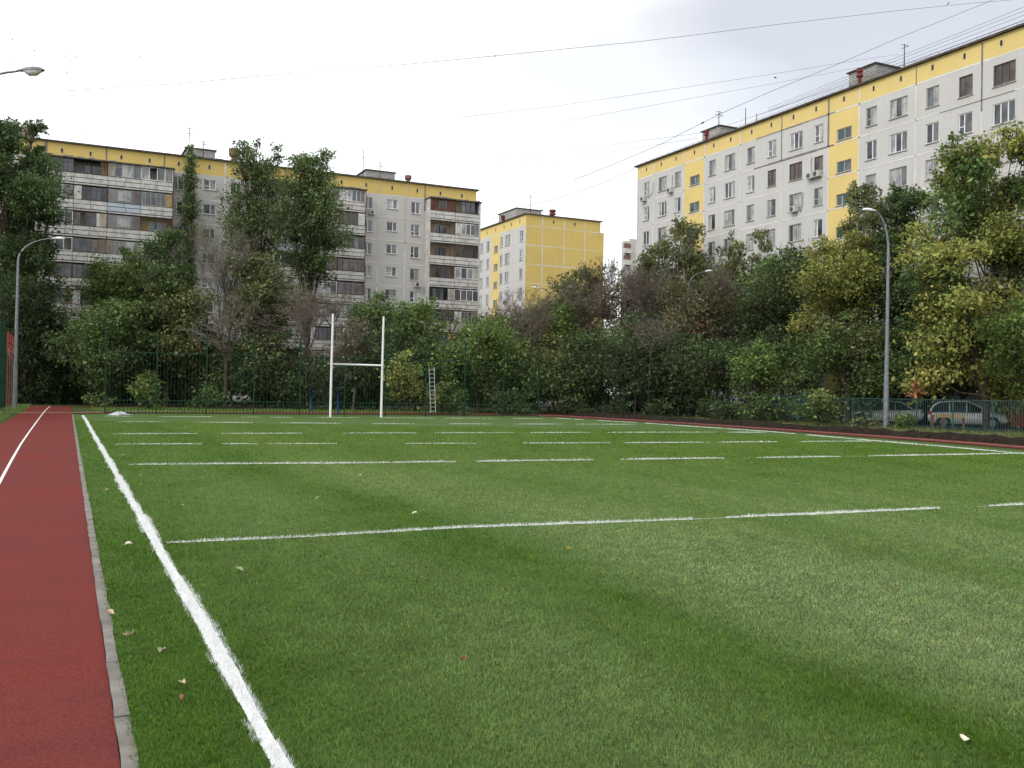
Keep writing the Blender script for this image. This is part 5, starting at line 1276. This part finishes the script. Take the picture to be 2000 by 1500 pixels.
# ------------------------------------------------------------------ cars
MC = {'glass': glass('car_glass', (.006,.007,.008), (.02,.022,.025), 1.0, .2, .25), 'tyre': mottled('tyre_rubber', (.012,)*3, (.025,)*3, 9, .8), 'rim': mottled('alloy_rim', (.14,)*3, (.22,)*3, 5, .4, .4, .3), 'red': mottled('tail_lamp', (.25,.01,.01), (.4,.02,.02), 5, .2), 'plate': M['white_frame'], 'head': mottled('head_lamp', (.5,)*3, (.7,)*3, 5, .1, .6)}
def paint(name, c):
    t = NT(name); m = t.out(c, .28, .5); t.b.inputs['Coat Weight'].default_value = .6; return m
def make_car(label, loc, rz, L, kind, pnt, group='cars parked beyond the trees', W=.88):
    """x forward; origin on the ground at the middle"""
    H = 1.50 if kind == 'hatch' else 1.43
    r = empty('parked_car', loc, label, 'car', group, rz); h = L/2
    if kind == 'hatch':
        low = [(-1,.50,.62),(-.97,.32,.80),(-.86,.26,.90),(-.6,.2,.93),(-.2,.2,.92),(.2,.2,.91),(.45,.2,.93),(.62,.22,.93),(.82,.26,.84),(.95,.30,.70),(1,.40,.56)]
        cab = [(-.93,.0),(-.86,.30),(-.72,.52),(-.40,.60),(-.05,.60),(.12,.52),(.32,.28),(.52,.0)]
    else:
        low = [(-1,.55,.80),(-.98,.36,.92),(-.88,.28,.96),(-.62,.2,.95),(-.2,.2,.92),(.2,.2,.90),(.45,.2,.90),(.60,.22,.88),(.82,.26,.80),(.96,.32,.66),(1,.40,.54)]
        cab = [(-.74,.0),(-.58,.28),(-.42,.48),(-.18,.535),(.02,.535),(.16,.46),(.30,.25),(.46,.0)]
    ring = lambda a, zb, zt, w: [(a, -w*.80, zb), (a, -w*.97, zb+.06), (a, -w, (zb+zt)/2), (a, -w*.96, zt-.06), (a, -w*.80, zt), (a, 0, zt+.035), (a, w*.80, zt), (a, w*.96, zt-.06), (a, w, (zb+zt)/2), (a, w*.97, zb+.06), (a, w*.80, zb)]
    mb = MB(); N = 11
    for (s, zb, zt) in low:
        w = W*(1-.16*abs(s)**5); mb.V += ring(s*h, zb, zt, w)
    for i in range(len(low)-1):
        for k in range(N): mb.F.append((i*N+k, i*N+(k+1) % N, (i+1)*N+(k+1) % N, (i+1)*N+k)); mb.M.append(0)
    mb.F.append(tuple(range(N))); mb.M.append(0); mb.F.append(tuple(range((len(low)-1)*N, len(low)*N))); mb.M.append(0)
    link('body', mesh_from('body', mb.V, mb.F, [pnt], mb.M, True), r)
    zb = .90; V = []; gl = MB(); rfm = MB()
    cs = [(s*h, z, W*(.90-.20*(z/.6))) for s, z in cab]
    for (x, z, w) in cs: V.append([(x, -w, zb+z), (x, w, zb+z)])
    # glasshouse sides: polygon fans from the beltline
    for sgn in (0, 1):
        for i in range(len(cs)-1):
            a, b = V[i][sgn], V[i+1][sgn]; wb = W*.93*(1 if sgn else -1)
            gl.face([(a[0], wb, zb-.02), (b[0], wb, zb-.02), b, a])
    for i in range(len(cs)-1):
        top = cab[i][1] > .45 and cab[i+1][1] > .45
        m_ = rfm if top else gl
        m_.face([V[i][0], V[i][1], V[i+1][1], V[i+1][0]])
    link('windows', mesh_from('windows', gl.V, gl.F, [MC['glass']], gl.M), r)
    # pillars and roof
    for sgn in (0, 1):
        P = [v[sgn] for v in V]; P = [(p[0], p[1]*1.005, p[2]+.008) for p in P]; rfm.tube(P, .035, 6)
        for s in (-.28, .08) if kind != 'hatch' else (-.45, -.02):
            zt = np.interp(s, [c[0] for c in cab], [c[1] for c in cab]); w = W*(.90-.20*(zt/.6)); q = 1 if sgn else -1
            rfm.tube([(s*h, W*.94*q, zb-.02), (s*h, w*q, zb+zt)], .028, 5)
    link('roof', mesh_from('roof', rfm.V, rfm.F, [pnt], rfm.M, True), r)
    for sx in (-.60, .62):
        for q in (-1, 1):
            x = sx*h; y = q*(W-.08)
            mb = MB(); mb.tube([(x, y-.10, .31), (x, y+.10, .31)], .31, 20); wo = link('wheel', mesh_from('wheel', mb.V, mb.F, [MC['tyre']], mb.M), r)
            mb = MB(); mb.tube([(x, y+q*.095, .31), (x, y+q*.112, .31)], [.21, .19], 16); link('rim', mesh_from('rim', mb.V, mb.F, [MC['rim']], mb.M), wo)
            mb = MB(); K = 12
            for k in range(K): 
                a0, a1 = PI*k/K, PI*(k+1)/K; yy = q*(W+.004)
                mb.face([(x+.30*math.cos(a0), yy, .31+.30*math.sin(a0)), (x+.30*math.cos(a1), yy, .31+.30*math.sin(a1)), (x+.37*math.cos(a1), yy, .31+.37*math.sin(a1)), (x+.37*math.cos(a0), yy, .31+.37*math.sin(a0))])
            link('wheel_arch', mesh_from('wheel_arch', mb.V, mb.F, [MC['tyre']], mb.M), wo)
    for q in (-1, 1):
        mb = MB(); a, b = sorted((q*.50, q*.80)); mb.box((-h*.985, a, .74), (-h*.93, b, .90)); link('tail_light', mesh_from('tail_light', mb.V, mb.F, [MC['red']], mb.M), r)
        mb = MB(); mb.box((h*.90, min(q*.48, q*.76), .62), (h*.965, max(q*.48, q*.76), .76)); link('headlight', mesh_from('headlight', mb.V, mb.F, [MC['head']], mb.M), r)
        mb = MB(); mb.box((.34*h, min(q*.90, q*1.04), .92), (.42*h, max(q*.90, q*1.04), 1.04)); link('mirror', mesh_from('mirror', mb.V, mb.F, [pnt], mb.M), r)
    mb = MB(); mb.box((-h*1.002, -.26, .60), (-h*.985, .26, .71)); link('number_plate', mesh_from('number_plate', mb.V, mb.F, [MC['plate']], mb.M), r)
    return r
white = paint('white_car_paint', (.62,.63,.63)); silver = paint('silver_car_paint', (.46,.48,.48)); dark = paint('dark_car_paint', (.015,.018,.025)); redp = paint('red_car_paint', (.30,.03,.02))
c = stand(1729, 60.5); rzc = math.atan2(-RT[1], -RT[0])
# facing left in the photo: forward is the negative image x axis
make_car('white saloon parked behind the fence, seen past the right lamp post', (c[0], c[1], 0), math.atan2(-RT[1], -RT[0])-.42, 4.5, 'saloon', white)
c = stand(1888, 55.5); make_car('silvery white hatchback parked behind the fence at the right', (c[0], c[1], 0), math.atan2(RT[1], RT[0])-.38, 4.1, 'hatch', silver)
c = stand(1395, 78); make_car('dark car in deep shade behind the pale leaning trunk', (c[0], c[1], 0), math.atan2(RT[1], RT[0])+.1, 4.3, 'saloon', dark)
c = stand(1515, 72); make_car('dark hatchback mostly hidden behind the shrubs left of the teal tarpaulin', (c[0], c[1], 0), math.atan2(-RT[1], -RT[0])+.2, 4.0, 'hatch', dark)
c = stand(1075, 91); make_car('white car glimpsed under the trees right of the end fence', (c[0], c[1], 0), math.atan2(RT[1], RT[0])-.2, 4.3, 'saloon', white)
c = stand(86, 93); make_car('pale car glimpsed beyond the end of the red lane', (c[0], c[1], 0), math.atan2(RT[1], RT[0])-.3, 4.3, 'saloon', silver)
c = stand(207, 91); make_car('white car glimpsed behind the first post of the end fence', (c[0], c[1], 0), math.atan2(RT[1], RT[0])-.4, 4.0, 'hatch', white)
c = stand(468, 92); make_car('white car glimpsed under the trees left of the goal', (c[0], c[1], 0), math.atan2(RT[1], RT[0])-.4, 4.2, 'saloon', white)

# yard things at the right
c = stand(1855, 52.5); r_ = empty('low_barrier', (c[0], c[1], 0), 'low yellow and brown wooden barrier in front of the hatchback', 'barrier', None, math.atan2(RT[1], RT[0]))
mb = MB(); mb.box((-.9, -.03, .62), (.8, .03, .80)); link('rail', mesh_from('rail', mb.V, mb.F, [M['ochre']], mb.M), r_)
for s in (-.95, -.35, .75):
    mb = MB(); mb.box((s-.06, -.05, -.05), (s+.06, .05, .62 if s > -.9 else .75)); link('post', mesh_from('post', mb.V, mb.F, [M['brown_fence']], mb.M), r_)
c = stand(1958, 57); r_ = empty('swing_frame', (c[0], c[1], 0), 'dark blue playground swing frame behind the fence at the right edge', 'swing', None, math.atan2(RT[1], RT[0]))
for (a, b) in (((-.35, -.6), (-.0, 0)), ((.30, .6), (.02, 0)), ((2.0, -.6), (2.32, 0)), ((2.65, .6), (2.34, 0))):
    mb = MB(); mb.tube([(a[0], a[1], -.05), (b[0], b[1], 2.25)], .05, 8); link('leg', mesh_from('leg', mb.V, mb.F, [M['blue_paint']], mb.M), r_)
mb = MB(); mb.tube([(-.1, 0, 2.28), (2.45, 0, 2.28)], .05, 8); link('beam', mesh_from('beam', mb.V, mb.F, [M['blue_paint']], mb.M), r_)
c = stand(1980, 60); r_ = empty('play_house', (c[0], c[1], 0), 'red sided playground house at the right edge', 'play house', None, math.atan2(RT[1], RT[0]))
mb = MB(); mb.box((-.55, -.8, 0), (.8, .8, 1.1)); link('wall', mesh_from('wall', mb.V, mb.F, [M['red_fence']], mb.M), r_)
mb = MB(); mb.box((.55, -.85, 1.11), (.75, -.65, 2.9)); mb.box((.55, .65, 1.11), (.75, .85, 2.9)); mb.box((1.35, -.85, 0), (1.55, -.65, 2.9)); mb.box((1.35, .65, 0), (1.55, .85, 2.9)); mb.box((.45, -.95, 2.901), (1.65, .95, 3.0)); link('canopy', mesh_from('canopy', mb.V, mb.F, [M['teal_fence']], mb.M), r_)
# teal tarpaulin behind the fence
c = stand(1572, 64); r_ = empty('tarpaulin_stall', (c[0], c[1], 0), 'shed under a teal tarpaulin behind the fence between the trees', 'shed', None, math.atan2(RT[1], RT[0])-.3)
mb = MB(); rs = random.Random(2)
nx = 9
for j in range(5):
    for i in range(nx): mb.V.append((-1.4+2.8*i/(nx-1), [-.7, -.65, 0, .65, .7][j], [.3, 1.45, 1.75, 1.45, .3][j]+rs.uniform(-.07, .07)))
for j in range(4):
    for i in range(nx-1): mb.F.append((j*nx+i, j*nx+i+1, (j+1)*nx+i+1, (j+1)*nx+i)); mb.M.append(0)
link('tarpaulin', mesh_from('tarpaulin', mb.V, mb.F, [mottled('teal_tarpaulin', (.02,.17,.16), (.04,.26,.24), 3, .5)], mb.M), r_)
for x in (-1.35, 1.35):
    for y in (-.62, .62):
        mb = MB(); mb.tube([(x, y, -.05), (x, y, 1.4)], .04, 6); link('leg', mesh_from('leg', mb.V, mb.F, [M['galv']], mb.M), r_)

# ------------------------------------------------------------------ overhead wires and birds
def wire(pts, label, rad=.020, name='overhead_wire'):
    mb = MB(); mb.tube(pts, rad, 4, cap=False)
    return tag(mb.build(name, M['wire']), label, 'wire', 'wires over the pitch and roofs')
def pxw(lst, Y): return [tuple(AY(x, y, Y)) for x, y in lst]
def dense(lst, n=6):
    """smooth sagging course through pixel way points"""
    out = []
    for (a, b) in zip(lst[:-1], lst[1:]):
        for i in range(n): out.append((a[0]+(b[0]-a[0])*i/n, a[1]+(b[1]-a[1])*i/n))
    return out+[lst[-1]]
wire(pxw([(2060,-8),(1950,2),(1900,6),(1750,21),(1620,36),(1500,50),(1375,66),(1250,81),(1030,103),(800,125),(560,144),(340,164),(120,178)], 60), 'long wire crossing the whole sky highest up', .014)
wire(pxw([(1990,-22),(1939,0),(1845,38),(1750,76),(1635,126),(1500,181),(1407,222),(1372,240),(1330,261),(1292,281),(1210,316),(1120,352)], 62), 'wire slanting from the upper right corner towards the middle', .016)
wire(pxw([(1755,106),(1635,124),(1500,146),(1300,176),(1080,208),(900,229)], 66), 'thin wire from the second rooftop mast towards the left', .010)
wire(pxw([(1750,120),(1655,136),(1500,165),(1300,201),(1100,237)], 66), 'thin wire just below the one from the second rooftop mast', .009)
wire(pxw([(1372,259),(1290,270),(1200,282),(1030,306),(850,328)], 76), 'wire from the first rooftop mast towards the left', .011)
wire(pxw([(1362,270),(1290,281),(1200,296),(1100,311),(1000,325)], 76), 'wire ending at the roof edge below the first mast', .011)
wire(pxw([(1252,321),(1242,327),(1222,338),(1200,348),(1160,364),(1120,378),(1080,390),(1020,404)], 80), 'double wire leaving the left corner of the right block', .018)
for i, (ys_) in enumerate([((1500,212),(1640,155),(1762,108),(1880,62),(2040,-3)), ((1500,216),(1640,160),(1765,113),(1880,68),(2040,6)), ((1500,219),(1640,164),(1768,119),(1880,76),(2040,14)), ((1480,226),(1640,170),(1770,123),(1880,84),(2040,24)), ((1420,245),(1560,196),(1720,140),(1880,92),(2040,40))]):
    P = [tuple(AX(x, y, 56.5+.15*i)) for x, y in ys_]
    wire(P, ['highest', 'second highest', 'middle', 'second lowest', 'lowest'][i]+' of the five cables above the right block roof', .012)
# cable joint
p = AY(1372, 240, 62); q = AY(1376, 238, 62)
mb = MB(); mb.tube([tuple(AY(1369, 241.5, 62)), tuple(AY(1372, 240, 62)), tuple(AY(1376, 238, 62))], [.03, .07, .03], 8)
tag(mb.build('cable_joint', M['wire']), 'dark joint lump on the slanting wire above the right block corner', 'cable joint')
def bird(px, py, d, span, label, seed):
    rr = random.Random(seed); p = CAM+ray(px, py)*d
    mb = MB(); s = span/2; f1 = rr.uniform(-.3, .6)
    body = [(-.36, .0), (-.30, .05), (-.1, .085), (.12, .075), (.26, .05), (.36, .045), (.46, .0)]
    K = 6
    for (x, r_) in body:
        for k in range(K): mb.V.append((x*s*1.2, r_*s*1.6*math.cos(2*PI*k/K), r_*s*1.6*math.sin(2*PI*k/K)))
    for i in range(len(body)-1):
        for k in range(K): mb.F.append((i*K+k, i*K+(k+1) % K, (i+1)*K+(k+1) % K, (i+1)*K+k)); mb.M.append(0)
    for q in (-1, 1):
        n = len(mb.V); mb.V += [(.14*s, q*.05*s, .03*s), (-.14*s, q*.05*s, .03*s), (-.12*s, q*.5*s, (.12+.35*f1)*s), (.2*s, q*.5*s, (.12+.35*f1)*s), (-.16*s, q*1.0*s, (.05+.35*f1)*s), (-.02*s, q*1.0*s, (.05+.35*f1)*s)]
        mb.F += [(n, n+1, n+2, n+3), (n+3, n+2, n+4, n+5)]; mb.M += [0, 0]
    n = len(mb.V); mb.V += [(-.36*s, -.05*s, 0), (-.36*s, .05*s, 0), (-.62*s, .12*s, 0), (-.62*s, -.12*s, 0)]; mb.F.append((n, n+1, n+2, n+3)); mb.M.append(0)
    o = link('bird', mesh_from('bird', mb.V, mb.F, [M['bird']], mb.M)); o.location = tuple(p); o.rotation_euler = (rr.uniform(-.8, .8), rr.uniform(-.4, .4), rr.uniform(0, 6.28))
    tag(o, label, 'bird', 'birds in the sky')
BL = [(274,110,60,.45,'dark bird with crooked wings flying alone right of the flock'),(67,99,60,.42,'darkest bird of the flock above the lamp head'),(126,110,66,.34,'bird just right of the lamp head, left one of two side by side'),(147,110,66,.32,'bird just right of the lamp head, right one of two side by side'),(131,141,62,.38,'lowest bird just right of the lamp lens'),(64,53,66,.30,'highest bird at the top left'),(17,87,60,.36,'dark bird near the left edge above the lamp arm'),(24,77,70,.33,None),(15,107,80,.28,None),(19,122,75,.30,None),(152,118,85,.28,None),(102,127,90,.28,None),(187,169,80,.28,None),(148,210,80,.30,None),(397,158,80,.28,None),(268,172,100,.26,None),(393,198,100,.26,None),(28,239,90,.28,None),(81,240,90,.28,None),(160,257,90,.28,None),
 (1514,152,58,.42,'bird with raised wings above the roof of the right block'),(1852,7,55,.30,'bird beside the highest wire at the top right'),(967,110,70,.26,'small bird under the highest wire near the centre'),(1110,95,70,.24,'tiny bird on the highest wire right of centre')]
for i, (px, py, d, sp_, lab) in enumerate(BL): bird(px, py, d, sp_, lab or 'tiny distant bird of the loose flock over the left block', i)

# ------------------------------------------------------------------ camera and render settings
cd = bpy.data.cameras.new('camera'); co = bpy.data.objects.new('camera', cd); COL.objects.link(co)
cd.sensor_width = 36.0; cd.lens = 36.0*F/2000.0; cd.clip_end = 4000; cd.clip_start = 0.05
from mathutils import Matrix
co.matrix_world = Matrix(((RT[0], UP[0], -fw[0], 0), (RT[1], UP[1], -fw[1], 0), (RT[2], UP[2], -fw[2], EYE), (0, 0, 0, 1)))
scene.camera = co
scene.view_settings.view_transform = 'Standard'; scene.view_settings.look = 'None'; scene.view_settings.exposure = 0; scene.view_settings.gamma = 1
scene.render.engine = 'CYCLES'
cy = scene.cycles; cy.max_bounces = 6; cy.diffuse_bounces = 3; cy.glossy_bounces = 2; cy.transmission_bounces = 3; cy.use_denoising = True
cy.use_adaptive_sampling = True; cy.adaptive_threshold = 0.02
print('leaves', N_LEAF)
